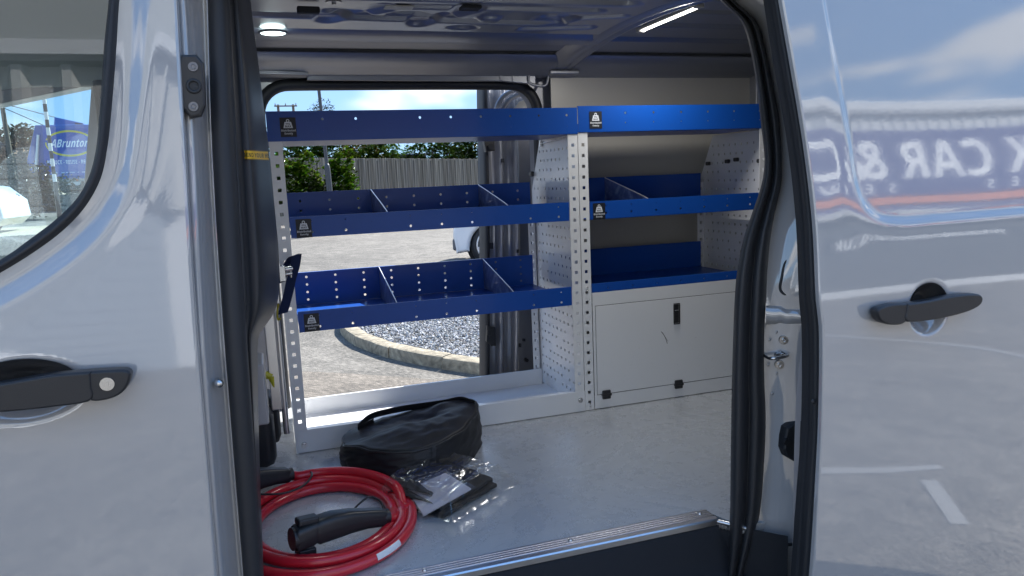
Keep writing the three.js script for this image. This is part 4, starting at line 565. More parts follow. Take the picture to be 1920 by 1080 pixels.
{
  // soft black bag
  const b = thing('zip_bag', 'soft black zip bag lying on the grey van floor', 'bag', [0, 0, 0.035]);
  const N = 64;
  const foot = [[0.150, -2.265], [0.19, -2.165], [0.262, -2.062], [0.36, -2.035], [0.47, -2.085], [0.55, -2.175], [0.60, -2.285], [0.585, -2.345], [0.45, -2.375], [0.30, -2.375], [0.18, -2.345]];
  const rim = [[0.172, -2.235], [0.215, -2.15], [0.285, -2.065], [0.365, -2.045], [0.465, -2.085], [0.54, -2.165], [0.588, -2.262], [0.575, -2.33], [0.45, -2.365], [0.30, -2.36], [0.195, -2.325]];
  const rimH = [0.070, 0.088, 0.094, 0.098, 0.108, 0.118, 0.128, 0.125, 0.105, 0.095, 0.080].map((v) => v * 1.16);
  const cl = (l) => new THREE.CatmullRomCurve3(l.map(([x, z]) => V(x, 0, z)), true, 'centripetal').getSpacedPoints(N);
  const hs = (t) => { const k = t * rimH.length, i = Math.floor(k) % rimH.length, f = k % 1; return lerp(rimH[i], rimH[(i + 1) % rimH.length], sstep(0, 1, f)); };
  const fp = cl(foot), rp = cl(rim), cx = 0.385, cz = -2.215;
  const ringAt = (v, i) => { // v 0..1 side, 1..2 top
    const t = i / N, H = hs(t), f = fp[i], r = rp[i];
    if (v <= 1) { const k = Math.sin(v * Math.PI); const x = lerp(f.x, r.x, v * 0.5), z = lerp(f.z, r.z, v * 0.5), out = 0.007 * k; const d = Math.hypot(x - cx, z - cz); const w = 0.005 * noise.noise(x * 22, v * 4, z * 22) + 0.004 * noise.noise(x * 50, v * 9, z * 50); return V(x + (x - cx) / d * (out + w) , FLOOR + 0.001 + H * Math.min(1, v * 1.0) * (0.94), z + (z - cz) / d * (out + w)); }
    const s = v - 1, x = lerp(lerp(f.x, r.x, 0.5), cx, s), z = lerp(lerp(f.z, r.z, 0.5), cz, s); const dome = 0.020 * Math.sin(Math.min(1, s * 1.3) * Math.PI / 2) - 0.03 * Math.exp(-Math.pow((x - 0.40) / 0.16, 2) - Math.pow((z + 2.27) / 0.05, 2)) * s;
    return V(x, FLOOR + lerp(H * 0.94, 0.112, sstep(0, 1, s)) + dome + 0.005 * noise.noise(x * 14, 3, z * 22) * Math.min(1, s * 5) + 0.003 * noise.noise(x * 40, 5, z * 44) * Math.min(1, s * 5), z);
  };
  part('bag_body', grid((u, v) => ringAt(v * 2, Math.round(u * N)), N, 44), M.fabric, b);
  part('zip', new THREE.TubeGeometry(new THREE.CatmullRomCurve3(Array.from({ length: N }, (_, i) => ringAt(0.93, i)), true), 200, 0.0032, 8, true), std(0.02, 0.021, 0.024, 0.4), b);
  part('bottom_piping', new THREE.TubeGeometry(new THREE.CatmullRomCurve3(Array.from({ length: N }, (_, i) => ringAt(0.04, i).add(V(0, 0.002, 0))), true), 160, 0.003, 8, true), M.fabric, b);
  const hp = [ringAt(1.05, 55), V(0.212, FLOOR + 0.098, -2.31), V(0.255, FLOOR + 0.116, -2.35), V(0.34, FLOOR + 0.124, -2.362), V(0.43, FLOOR + 0.126, -2.362), V(0.50, FLOOR + 0.131, -2.348), V(0.55, FLOOR + 0.140, -2.328), ringAt(1.05, 34)];
  const hc = new THREE.CatmullRomCurve3(hp, false, 'centripetal').getPoints(60);
  part('carry_strap', loft([[-0.012, 0], [-0.011, 0.003], [0.011, 0.003], [0.012, 0]].map(([w, h]) => hc.map((p) => p.clone().add(V(0, h + w * 0.9, w * 0.5))))), M.fabric, b);
  part('side_strap', loft([[0, 0], [0.0, 0.012]].map(([a, w]) => Array.from({ length: 12 }, (_, i) => { const p = ringAt(lerp(0.03, 0.95, i / 11), 18 + 0); return p.add(V(w, 0, 0.004 - w * 0.2)); }))), M.fabric, b);
  part('zip_pull', merge([cyl(V(0.165, FLOOR + 0.066, -2.225), V(0.166, FLOOR + 0.012, -2.195), 0.0042, 0.003, 8), cyl(V(0.178, FLOOR + 0.07, -2.21), V(0.176, FLOOR + 0.03, -2.19), 0.003, 0.003, 8)]), M.black, b);
}
{
  // black folded mat sealed in clear film, with a sheet of paper in a sleeve on it
  const w = thing('wrapped_mat', 'folded black mat in crumpled clear plastic wrap beside the black bag', 'wrapped mat');
  const A = V(0.372, FLOOR, -1.735), ang = 0.62;
  const base = new THREE.Group(); // frame of the packet
  const fr = (x, y, z) => V(A.x + x * Math.cos(ang) - z * Math.sin(ang), FLOOR + y, A.z - x * Math.sin(ang) - z * Math.cos(ang));
  const fold = (y0, y1, x0, x1, z0, z1) => grid((u, v) => { const a = v * 2 * Math.PI, e = 0.35, cs = Math.cos(a), sn = Math.sin(a); const zz = lerp(z0, z1, 0.5 + 0.5 * Math.sign(cs) * Math.pow(Math.abs(cs), e)), yy = lerp(y0, y1, 0.5 + 0.5 * Math.sign(sn) * Math.pow(Math.abs(sn), e)); const x = lerp(x0, x1, u); return fr(x + 0.003 * noise.noise(zz * 40, yy * 60, 2), yy + 0.004 * noise.noise(x * 18, zz * 18, 4), zz); }, 24, 24);
  part('mat', merge([fold(0.003, 0.018, 0.0, 0.225, 0.02, 0.21), fold(0.018, 0.034, 0.002, 0.22, 0.03, 0.22), fold(0.034, 0.046, 0.02, 0.215, 0.08, 0.225)]), std(0.012, 0.013, 0.015, 0.6, { bumpMap: rep(fine, 30), bumpScale: 0.0006 }), w);
  const film = std(1, 1, 1, 0.20, { transmission: 1, thickness: 0, ior: 2.2, specularIntensity: 1 });
  const cr = (x, z) => { const q = (f, s) => 1 - Math.abs(noise.noise(x * f + s, z * f * 1.3 + s, s)); return 0.022 * q(9, 1.5) + 0.012 * q(19, 4.2) + 0.003 * q(44, 7.7); };
  part('plastic_wrap', grid((u, v) => { const x = lerp(-0.012, 0.28, u), z = lerp(-0.02, 0.275, v); const e = Math.min(1, Math.min(u, 1 - u, v, 1 - v) * 7), xx = x + 0.012 * noise.noise(z * 26, 2, x * 9) * (1 - e), zz = z + 0.012 * noise.noise(x * 26, 5, z * 9) * (1 - e); return fr(xx, 0.002 + (0.036 * sstep(0, 1, e) + cr(x, z)) * (0.2 + 0.8 * e), zz); }, 150, 150), film, w);
  const s = thing('paper_sleeve', 'white paper leaflet in a clear sleeve leaning on the wrapped black mat', 'leaflet');
  const P = [onY(764, 921, FLOOR + 0.030), onY(835, 889, FLOOR + 0.066), onY(884, 919, FLOOR + 0.068), onY(795, 969, FLOOR + 0.012)];
  const pf = (u, v, l) => { const p = P[0].clone().multiplyScalar((1 - u) * (1 - v)).addScaledVector(P[1], u * (1 - v)).addScaledVector(P[2], u * v).addScaledVector(P[3], (1 - u) * v); p.y += l + 0.004 * Math.sin(u * 3) * Math.sin(v * 3.1); return p; };
  part('leaflet', grid((u, v) => pf(u, v, 0.004), 20, 20), std(0.62, 0.60, 0.66, 0.7), s);
  part('leaflet_back', grid((u, v) => pf(u, v, 0.0015), 8, 8), std(0.62, 0.60, 0.66, 0.7), s);
  part('clear_sleeve', grid((u, v) => { const U = lerp(-0.06, 1.04, u), W = lerp(-0.05, 1.1, v), q = 1 - Math.abs(noise.noise(U * 3 + W * 7, W * 2, 3)); return pf(U, W, 0.0065 + 0.004 * q); }, 60, 60), film, s);
}
{
  // ratchet strap hanging from the tie-down bar on the bulkhead
  const r = thing('ratchet_strap', 'blue webbing ratchet strap hung on the steel bar behind the black trim', 'strap');
  const Z0 = -2.25, web = std(0.006, 0.018, 0.075, 0.75, { bumpMap: rep(fine, 60), bumpScale: 0.0008 });
  const ribbon = (pts, n, w) => { const c = new THREE.CatmullRomCurve3(pts, false, 'centripetal').getPoints(40); return loft([-1, -0.9, 0.9, 1].map((k, i) => c.map((p) => p.clone().add(n.clone().multiplyScalar(k * w / 2)).add(V(0, 0, i === 1 || i === 2 ? 0.0012 : 0))))); };
  const q = (px, py, z = Z0) => onZ(px, py, z);
  part('webbing', ribbon([q(556, 478, Z0 + 0.01), q(553, 500), q(546, 525), q(541, 548), q(534, 575), q(530, 588)], V(0.92, 0.22, 0.3).normalize(), 0.032), web, r);
  part('webbing', ribbon([q(557, 478, Z0 + 0.01), q(548, 480, Z0 - 0.02), q(538, 495, Z0 - 0.04), q(532, 515, Z0 - 0.03), q(528, 530)], V(0.9, 0.3, 0.3).normalize(), 0.026), web, r);
  part('ratchet', merge([cyl(q(535, 505), q(549, 503), 0.008), cyl(q(530, 515), q(548, 512), 0.006), box(...(() => { const a = q(531, 508); return [a.x - 0.012, a.x + 0.006, a.y - 0.03, a.y + 0.016, a.z - 0.01, a.z + 0.01, 0.002]; })()), cyl(q(545, 505), q(546, 520), 0.004)]), M.steel, r);
  part('hook', merge([tube([q(524, 560), q(520, 585), q(522, 600), q(526, 596)], 0.003, 24, 8)]), std(0.35, 0.30, 0.02, 0.4, { metalness: 0.3 }), r);
  const t = part('tie_down_bar', merge([box(-0.036, -0.006, 0.80, 1.62, -2.27, -2.245, 0.003), cyl(V(0.0, 0.72, -2.26), V(0.002, 1.40, -2.26), 0.009), box(-0.13, 0.012, 1.30, 1.36, -2.285, -2.235, 0.003), box(-0.13, 0.014, 1.12, 1.18, -2.285, -2.235, 0.003), ...Array.from({ length: 7 }, (_, i) => box(-0.004, 0.008, 1.25 + i * 0.022, 1.262 + i * 0.022, -2.27, -2.25, 0.002))]), M.alu, van, 'steel tie-down bar with brackets on the bulkhead');
  part('yellow_lever', merge([cyl(q(497, 702), q(510, 706), 0.012, 0.010), cyl(q(508, 706), q(514, 726), 0.010, 0.005)]), std(0.42, 0.40, 0.02, 0.4), t, 'yellow plastic lever');
  part('lower_trim', merge([box(-0.13, -0.034, 0.62, 0.80, -2.36, -2.24, 0.03), box(-0.13, -0.016, 0.66, 0.82, -2.46, -2.32, 0.03)]), M.trim, van);
  part('bulkhead_bracket', box(-0.13, -0.04, 0.86, 1.02, -2.06, -1.92, 0.006), M.paintIn, van);
}
// ------------------------------------------------------------------ gravel island with kerb
M.kerb = std(0.48, 0.41, 0.29, 0.9, { bumpMap: rep(asphaltBump, 3), bumpScale: 0.003, map: rep(tex(256, 256, (u, v) => 0.78 + 0.4 * pn(u, v, 16, 5, 5)), 1.5) });
M.kerbSide = std(0.30, 0.28, 0.25, 0.9, { bumpMap: rep(asphaltBump, 3), bumpScale: 0.003 });
{
  const px = [[637, 620], [647, 635], [665, 648], [693, 659], [730, 672], [798, 687], [900, 703], [1000, 718]];
  const near = px.map((p) => onGround(...p));
  const pts = [V(1.25, 0, -9.3), V(0.80, 0, -8.2), ...near, V(2.6, 0, -4.55), V(4.2, 0, -4.4), V(5.2, 0, -5.4), V(5.0, 0, -7.6), V(3.6, 0, -9.4), V(2.2, 0, -9.9)];
  const curve = new THREE.CatmullRomCurve3(pts.map((p) => V(p.x, 0, p.z)), true, 'centripetal');
  const L = curve.getLength(), n = Math.round(L / 0.6), S = curve.getSpacedPoints(n * 6); S.pop();
  const cen = V(3, 0, -7);
  const inward = (i) => { const a = S[(i - 1 + n * 6) % (n * 6)], b = S[(i + 1) % (n * 6)], t = b.clone().sub(a).normalize(); const m = V(-t.z, 0, t.x); return m.dot(cen.clone().sub(S[i % (n * 6)])) > 0 ? m : m.negate(); };
  const kerb = thing('kerb', 'curved pale concrete kerb round the gravel island', 'kerb');
  for (let k = 0; k < n; k++) {
    const secs = []; const dy = rr(-0.004, 0.004), d0 = rr(-0.004, 0.004);
    const prof = [[0.0, -0.02], [0.0, 0.070], [0.006, 0.088], [0.020, 0.095], [0.120, 0.095], [0.125, 0.088], [0.125, -0.02]];
    const cols = prof.map(([w, h]) => Array.from({ length: 7 }, (_, j) => { const t = k * 6 + j, i = t % (n * 6), m = inward(i), p = S[i].clone(); if (j === 0 || j === 6) { const o = S[(i + (j ? -1 : 1) + n * 6) % (n * 6)]; p.lerp(o, 0.04); } return V(p.x + m.x * (w + d0), groundY(p.x, p.z) + h + (h > 0 ? dy : 0) + 0.003 * noise.noise(p.x * 12, h * 40, p.z * 12), p.z + m.z * (w + d0)); }));
    const g = loft(cols, false); const ends = [0, 6].map((e) => { const q = cols.map((c) => c[e]); const gg = new THREE.BufferGeometry(); const pos = []; for (let i = 1; i < q.length - 1; i++) pos.push(...q[0].toArray(), ...q[i].toArray(), ...q[i + 1].toArray()); gg.setAttribute('position', new THREE.Float32BufferAttribute(pos, 3)); gg.setAttribute('uv', new THREE.Float32BufferAttribute(pos.length / 3 * 2, 2)); gg.computeVertexNormals(); return gg; });
    part('kerb_stone', toCreasedNormals(metreUV(merge([g, ...ends])), 0.6), M.kerb, kerb);
  }
  const poly = S.map((p, i) => [p.x + inward(i).x * 0.12, p.z + inward(i).z * 0.12]);
  const sheetG = grid((u, v) => { const x = lerp(0.3, 5.5, u), z = lerp(-10.2, -4.2, v); return V(x, groundY(x, z) + 0.06, z); }, 60, 60, (p) => polySD(poly, p.x, p.z) < 0.0, (p) => [p.x, p.z]);
  struct('island_bed', sheetG, std(0.20, 0.19, 0.18, 0.95, { map: rep(asphaltMap, 0.3) }));
  // loose stones
  const st = new THREE.IcosahedronGeometry(1, 0); { const p = st.attributes.position; for (let i = 0; i < p.count; i++) { const k = 1 + 0.35 * noise.noise(p.getX(i) * 1.7, p.getY(i) * 1.7, p.getZ(i) * 1.7); p.setXYZ(i, p.getX(i) * k, p.getY(i) * k * 0.7, p.getZ(i) * k); } st.computeVertexNormals(); }
  const NS = 46000, im = new THREE.InstancedMesh(st, std(1, 1, 1, 0.85, { Phys: false }), NS), m4 = new THREE.Matrix4(), q = new THREE.Quaternion(), col = new THREE.Color(); let c = 0;
  while (c < NS) { const x = rr(0.4, 4.4), z = rr(-9.4, -4.5); if (polySD(poly, x, z) < 0.0) continue; const s = 0.006 + 0.010 * rnd() * rnd() + 0.002 * rnd(); q.setFromEuler(new THREE.Euler(rnd() * 6, rnd() * 6, rnd() * 6)); m4.compose(V(x, groundY(x, z) + 0.062 + rnd() * 0.012, z), q, V(s, s * rr(0.6, 1), s * rr(0.8, 1.3))); im.setMatrixAt(c, m4); const k = 0.14 + 0.46 * rnd() * rnd() + 0.12 * rnd(); im.setColorAt(c, col.setRGB(k * rr(0.97, 1.04), k, k * rr(0.94, 1.04))); c++; }
  im.name = 'gravel'; im.userData = { kind: 'stuff', label: 'grey and white loose gravel filling the kerbed island', category: 'gravel' }; im.castShadow = im.receiveShadow = true; scene.add(im);
}
// ------------------------------------------------------------------ leaves
function leaves(n, inside, size, tint, tries = 40) {
  const pos = [], nor = [], col = [], uv = [];
  const a = V(0, 0, 0), b = V(0, 0, 0), w = V(0, 0, 0);
  for (let i = 0; i < n; i++) {
    const p = inside(); if (!p) continue;
    const s = size * rr(0.6, 1.3), th = rnd() * 6.283, ph = rr(-0.5, 1.0);
    a.set(Math.cos(th) * Math.cos(ph * 0.8), Math.sin(ph * 0.8), Math.sin(th) * Math.cos(ph * 0.8)); w.set(rr(-1, 1), rr(-1, 1), rr(-1, 1)).normalize(); b.crossVectors(a, w).normalize(); const nn = V(0, 0, 0).crossVectors(a, b).normalize();
    const P = [p.clone(), p.clone().addScaledVector(a, s * 0.5).addScaledVector(b, s * 0.24).addScaledVector(nn, s * 0.06), p.clone().addScaledVector(a, s), p.clone().addScaledVector(a, s * 0.5).addScaledVector(b, -s * 0.24).addScaledVector(nn, s * 0.06)];
    const c = tint(p);
    for (const k of [0, 1, 2, 0, 2, 3]) { pos.push(P[k].x, P[k].y, P[k].z); nor.push(nn.x, nn.y, nn.z); col.push(...c); uv.push(0, 0); }
  }
  const g = new THREE.BufferGeometry(); g.setAttribute('position', new THREE.Float32BufferAttribute(pos, 3)); g.setAttribute('normal', new THREE.Float32BufferAttribute(nor, 3)); g.setAttribute('color', new THREE.Float32BufferAttribute(col, 3)); g.setAttribute('uv', new THREE.Float32BufferAttribute(uv, 2)); return g;
}
M.leaf = std(1, 1, 1, 0.42, { vertexColors: true, transmission: 0.5, thickness: 0 });
M.bark = std(0.10, 0.075, 0.05, 0.9, { bumpMap: rep(fine, 4, 1), bumpScale: 0.01 });
const blob = (c, r, squash = 0.12, s = 1) => () => { for (let t = 0; t < 30; t++) { const d = V(rr(-1, 1), rr(-1, 1), rr(-1, 1)), l = d.length(); if (l > 1 || l < 0.05) continue; const lump = 0.80 + 0.55 * noise.noise(d.x / l * 2.2 + s, d.y / l * 2.2 + s * 2, d.z / l * 2.2); const f = Math.pow(l, 0.45) * lump / l; return V(c.x + d.x * r.x * f, c.y + d.y * r.y * f, c.z + d.z * r.z * f); } return null; };
const greens = (a, b, c, v = 0.3) => () => { const k = 1 + v * (rnd() - 0.5) * 2, y = rnd(); return [a * k * (0.8 + 0.5 * y), b * k, c * k]; };
function bush(name, label, cat, base, r, n, size, tint, group) {
  const t = thing(name, label, cat, base.toArray(), 0, group);
  part('crown', leaves(n, blob(V(0, r.y * 0.98, 0), r, 0, base.x * 0.7), size, tint), M.leaf, t);
  part('trunk', merge([cyl(V(0, -0.05, 0), V(0.02, r.y * 0.9, 0.01), 0.05, 0.03, 8), cyl(V(0, 0.1, 0), V(r.x * 0.4, r.y * 1.1, 0.1), 0.03, 0.015, 6), cyl(V(0, 0.1, 0), V(-r.x * 0.4, r.y * 1.1, -0.1), 0.03, 0.015, 6)]), M.bark, t);
  return t;
}
const farAt = (px, depth) => { const d = ray(px, 340), k = depth / d.dot(fwd); const p = d.multiplyScalar(k); return V(p.x, groundY(p.x, p.z), p.z); };
const yAt = (px, py, p) => onZ(px, py, p.z).y;
// ------------------------------------------------------------------ fence of upright boards
{
  const f = thing('board_fence', 'weathered grey close-board fence along the far edge of the car park', 'fence');
  const grain = tex(128, 512, (u, v) => { const s = 0.62 + 0.6 * fbm(u * 16, v * 1.5, 3, 4) + 0.25 * fbm(u * 50, v * 3, 8, 2); return [s, s * 0.97, s * 0.92]; });
  const mats = [[0.50, 0.455, 0.39], [0.58, 0.54, 0.48], [0.40, 0.365, 0.31], [0.62, 0.575, 0.50], [0.50, 0.465, 0.42]].map((c) => std(...c, 0.9, { map: grain }));
  const A = farAt(470, 20.5), B = farAt(1010, 28.5), dir = B.clone().sub(A); dir.y = 0; const L = dir.length(); dir.normalize(); const n = Math.floor(L / 0.118), yaw = -Math.atan2(dir.z, dir.x);
  const geos = [0, 1, 2].map((k) => { const g = box(-0.066, 0.066, 0.06, 1.0, -0.008, 0.008, 0.003); const uv = g.attributes.uv, p = g.attributes.position; for (let i = 0; i < p.count; i++) uv.setXY(i, p.getX(i) * 2 + k * 0.37, p.getY(i) * 0.6 + k * 0.21); return g; });
  const topAt = (t) => { const p = A.clone().addScaledVector(dir, t * L); return p; };
  for (let i = 0; i < n; i++) {
    const p = A.clone().addScaledVector(dir, (i + 0.5) * 0.118), H = 1.88 + 0.03 * noise.noise(i * 0.7, 2, 3);
    const b = part('board', geos[i % 3], mats[Math.floor(rnd() * 5)], f); b.position.set(p.x, groundY(p.x, p.z), p.z); b.scale.set(1, H, 1); b.rotation.set(0, yaw + (i % 2 ? 0.10 : 0.08), rr(-0.004, 0.004));
  }
  for (const h of [0.35, 1.0, 1.65]) part('rail', (() => { const a = A.clone(), b = B.clone(); a.y = groundY(a.x, a.z) + h; b.y = groundY(b.x, b.z) + h; a.z -= 0.05; b.z -= 0.05; return cyl(a, b, 0.03, 0.03, 4); })(), mats[2], f);
  for (let i = 0; i <= 4; i++) { const p = A.clone().lerp(B, i / 4); part('post', box(-0.05, 0.05, -0.1, 1.7, -0.05, 0.05, 0.004).translate(p.x, groundY(p.x, p.z), p.z - 0.12), mats[1], f); }
  // shed roof and trees behind it
  const s = farAt(764, 33), sh = thing('garden_shed', 'grey shed standing behind the board fence', 'shed', s.toArray());
  part('wall', box(-0.75, 0.75, 0, 2.1, -0.8, 0.8, 0.01), std(0.16, 0.16, 0.17, 0.9, { bumpMap: rep(fine, 2, 0.1), bumpScale: 0.01 }), sh);
  for (const x of [-0.5, -0.2, 0.1, 0.4]) part('plank', box(x, x + 0.02, 0.05, 2.1, 0.8, 0.82, 0.002), std(0.10, 0.10, 0.11, 0.9), sh);
  part('roof', box(-0.9, 0.9, 2.12, 2.2, -0.95, 0.95, 0.02), std(0.30, 0.32, 0.35, 0.8), sh);
  const trees = [[535, 27, 235, 1.6, 'dark green hedge tree behind the fence, beside the laurel bushes', [0.045, 0.085, 0.022]], [588, 29, 246, 1.4, 'dark hedge tree behind the lamp post', [0.040, 0.075, 0.020]], [640, 28, 238, 1.5, 'dark green tree behind the fence and right bush', [0.045, 0.08, 0.02]], [683, 30, 250, 1.2, 'yellow-brown autumn tree behind the fence', [0.16, 0.13, 0.05]], [716, 27, 248, 1.0, 'pale green tree just beside the grey shed', [0.09, 0.14, 0.035]], [812, 30, 232, 1.5, 'green hedge tree just past the grey shed', [0.06, 0.10, 0.025]], [850, 31, 236, 1.3, 'dark green conifer in the hedge past the shed', [0.035, 0.07, 0.02]], [886, 32, 226, 1.5, 'olive green conifer at the end of the hedge', [0.08, 0.09, 0.03]], [925, 33, 225, 1.6, 'dark hedge tree behind the far sliding door', [0.05, 0.08, 0.025]]];
  for (const [px, d, top, rx, label, c] of trees) {
    const p = farAt(px, d), H = yAt(px, top, p) - p.y, t = thing('hedge_tree', label, 'tree', p.toArray(), 0, 'trees behind the fence');
    part('crown', leaves(2800, blob(V(0, H * 0.56, 0), V(rx, H * 0.50, rx), 0, px), 0.16, greens(...c.map((v) => v * 2.3), 0.35)), M.leaf, t);
    part('trunk', merge([cyl(V(0, -0.1, 0), V(0.05, H * 0.7, 0), 0.10, 0.04, 8), cyl(V(0.02, H * 0.3, 0), V(rx * 0.5, H * 0.7, 0.2), 0.05, 0.02, 6)]), M.bark, t);
  }
}
// ------------------------------------------------------------------ bushes and lamp post in front of the fence
{
  const l1 = farAt(556, 18.6), l2 = farAt(639, 19.4);
  const H1 = yAt(556, 290, l1) - l1.y, H2 = yAt(634, 286, l2) - l2.y;
  bush('laurel_bush', 'broad bright green laurel bush before the fence, on the bulkhead side of the lamp post', 'bush', l1, V(0.72, H1 / 1.85, 0.6), 4200, 0.12, greens(0.26, 0.42, 0.08, 0.4));
  bush('laurel_bush', 'bright green laurel bush right behind the base of the lamp post', 'bush', l2, V(0.48, H2 / 1.85, 0.45), 2900, 0.12, greens(0.27, 0.44, 0.08, 0.4));
  const fl = farAt(592, 18.7); bush('painted_glint_shrub', 'low shrub with highlights painted as white leaves between two laurel bushes', 'shrub', fl, V(0.22, (yAt(592, 322, fl) - fl.y) / 1.85, 0.3), 1300, 0.08, () => rnd() < 0.35 ? [0.75, 0.76, 0.72] : [0.08, 0.14, 0.03]);  // white leaf colour stands in for bright highlights on the foliage
  const b = farAt(619, 17.6), lp = thing('lamp_post', 'slim grey steel lamp post in front of the bushes', 'lamp post', b.toArray());
  const g = std(0.06, 0.065, 0.072, 0.55, { metalness: 0.3 });
  const lean = 0.028, yc = yAt(618, 308, b) - b.y;
  part('base', new THREE.LatheGeometry([[0.0, 0], [0.075, 0], [0.072, 0.1], [0.068, yc - 0.10], [0.060, yc - 0.03], [0.040, yc + 0.02], [0, yc + 0.02]].map((p) => new THREE.Vector2(...p)), 24).rotateZ(lean), g, lp);
  part('pole', cyl(V(-yc * lean, yc, 0), V(-6.0 * lean, 6.0, 0), 0.042, 0.030, 16), g, lp);
  part('lamp_arm', tube([V(-6 * lean, 5.95, 0), V(-6 * lean, 6.3, 0.1), V(-6 * lean, 6.45, 0.5)], 0.028, 20, 8), g, lp);
  part('lamp_head', new THREE.SphereGeometry(0.2, 16, 10).scale(0.6, 0.25, 1.5).translate(-6 * lean, 6.45, 0.7), g, lp);
  // sparse tree, H pole in the distance
  const tp = farAt(612, 55), H = yAt(616, 184, tp) - tp.y, t = thing('sparse_tree', 'tall sparse tree turning brown far behind the lamp post', 'tree', tp.toArray());
  part('crown', leaves(1500, blob(V(0.1, H * 0.72, 0), V(1.35, H * 0.30, 1.2), 0, 3), 0.17, greens(0.16, 0.14, 0.05, 0.4)), M.leaf, t);
  part('trunk', merge([cyl(V(0, -0.2, 0), V(0.05, H * 0.65, 0), 0.16, 0.05, 8), ...Array.from({ length: 16 }, (_, i) => { const a = i * 2.4, h = H * (0.48 + 0.02 * i); return cyl(V(0.03, h * 0.95, 0), V(Math.cos(a) * 1.0, h + 0.9, Math.sin(a) * 0.8), 0.03, 0.008, 5); })]), M.bark, t);
  const hp = farAt(546, 70), hh = yAt(546, 199, hp) - hp.y, pp = thing('power_line_pole', 'distant twin-leg wooden power pole with cross arm above the racking', 'utility pole', hp.toArray());
  const wd = std(0.16, 0.13, 0.10, 0.9);
  part('leg', cyl(V(-0.6, -0.2, 0), V(-0.6, hh + 0.15, 0), 0.15, 0.12, 8), wd, pp); part('leg', cyl(V(0.75, -0.2, 0), V(0.75, hh + 0.15, 0), 0.15, 0.12, 8), wd, pp); part('cross_arm', cyl(V(-0.95, hh, 0.18), V(1.1, hh, 0.18), 0.07, 0.07, 6), wd, pp);
  for (const x of [-0.85, 0.07, 1.0]) part('insulator', cyl(V(x, hh, 0.18), V(x, hh + 0.25, 0.18), 0.06, 0.03, 8), wd, pp);
}
// ------------------------------------------------------------------ vehicles
M.whiteCar = std(0.74, 0.75, 0.76, 0.30, { clearcoat: 1, clearcoatRoughness: 0.03 });
M.carGlass = std(0.02, 0.03, 0.035, 0.05, { clearcoat: 1 });
function car(name, label, cat, pos, turn, prof, wheels, R, W, wins, scaleR = 1) {
  const t = thing(name, label, cat, pos, turn);
  const s = new THREE.Shape(); s.moveTo(...prof[0]); for (const p of prof.slice(1)) s.lineTo(...p);
  const arch = (x) => { const q = []; for (let i = 0; i <= 14; i++) { const a = Math.PI * i / 14; q.push([x + (R + 0.07) * Math.cos(a), R * 0.92 + (R + 0.07) * Math.sin(a)]); } return q; };
  // lower edge with the wheel arches cut into it
  const low = []; for (const w of [...wheels].sort((a, b) => b - a)) low.push(...arch(w)); for (const p of low) s.lineTo(p[0], Math.max(p[1], 0.22));
  s.closePath();
  const g = new THREE.ExtrudeGeometry(s, { depth: W - 0.16, bevelEnabled: true, bevelSize: 0.06, bevelThickness: 0.08, bevelSegments: 5, curveSegments: 6 }); g.translate(0, 0, -(W - 0.16) / 2);
  part('body', toCreasedNormals(g, 0.7), M.whiteCar, t);
  part('underside', box(prof[0][0] + 0.3, Math.max(...prof.map((p) => p[0])) - 0.3, 0.2, 0.5, -W / 2 + 0.3, W / 2 - 0.3, 0.02), M.dark, t);
  for (const x of wheels) for (const z of [1, -1]) { const w = part('wheel', merge([new THREE.TorusGeometry(R - 0.08, 0.08, 12, 36), cyl(V(0, 0, -0.09), V(0, 0, 0.09), R - 0.06, R - 0.06, 30)]).translate(x, R, z * (W / 2 - 0.13)), M.rubber, t); part('hub_cap', merge([...Array.from({ length: 7 }, (_, i) => box(-0.03, 0.03, 0.03, R - 0.11, -0.012, 0.012, 0.004).rotateZ(i * 6.283 / 7)), new THREE.CylinderGeometry(0.06, 0.07, 0.03, 18).rotateX(Math.PI / 2), new THREE.TorusGeometry(R - 0.10, 0.014, 8, 30)]).translate(x, R, z * (W / 2 - 0.035)), M.bare, w); part('arch_lining', cyl(V(x, R, z * (W / 2 - 0.32)), V(x, R, z * (W / 2 - 0.26)), R + 0.07, R + 0.07, 24), M.dark, t); }
  for (const w of wins) for (const z of [1, -1]) part('side_window', sheet(w, [], 0.01, 0.004).translate(0, 0, z * (W / 2 + 0.004) - 0.005), M.carGlass, t);
  return t;
}
{
  const p = onGround(862, 506);
  const t = car('parked_car', 'white car parked beyond the far doorway, its wheel beside the open sliding door', 'car', [p.x + 0.27, p.y, p.z - 0.83], -0.30, [[0.0, 0.30], [-0.03, 0.5], [0.0, 0.72], [0.10, 0.84], [0.35, 0.92], [1.05, 1.0], [1.75, 1.42], [3.1, 1.46], [3.95, 1.05], [4.15, 0.9], [4.18, 0.35], [4.05, 0.3]], [0.50, 3.2], 0.34, 1.75, [[[1.25, 1.02], [1.80, 1.36], [2.35, 1.40], [2.35, 1.02]], [[2.45, 1.02], [2.45, 1.40], [3.1, 1.38], [3.6, 1.02]]]);
  part('bumper', box(-0.10, 0.06, 0.28, 0.46, -0.84, 0.84, 0.03), std(0.12, 0.12, 0.125, 0.6), t);
  for (const z of [0.66, -0.66]) part('headlight', new THREE.SphereGeometry(0.12, 16, 10).scale(0.6, 0.6, 1.1).translate(0.0, 0.70, z), M.carGlass, t);
}
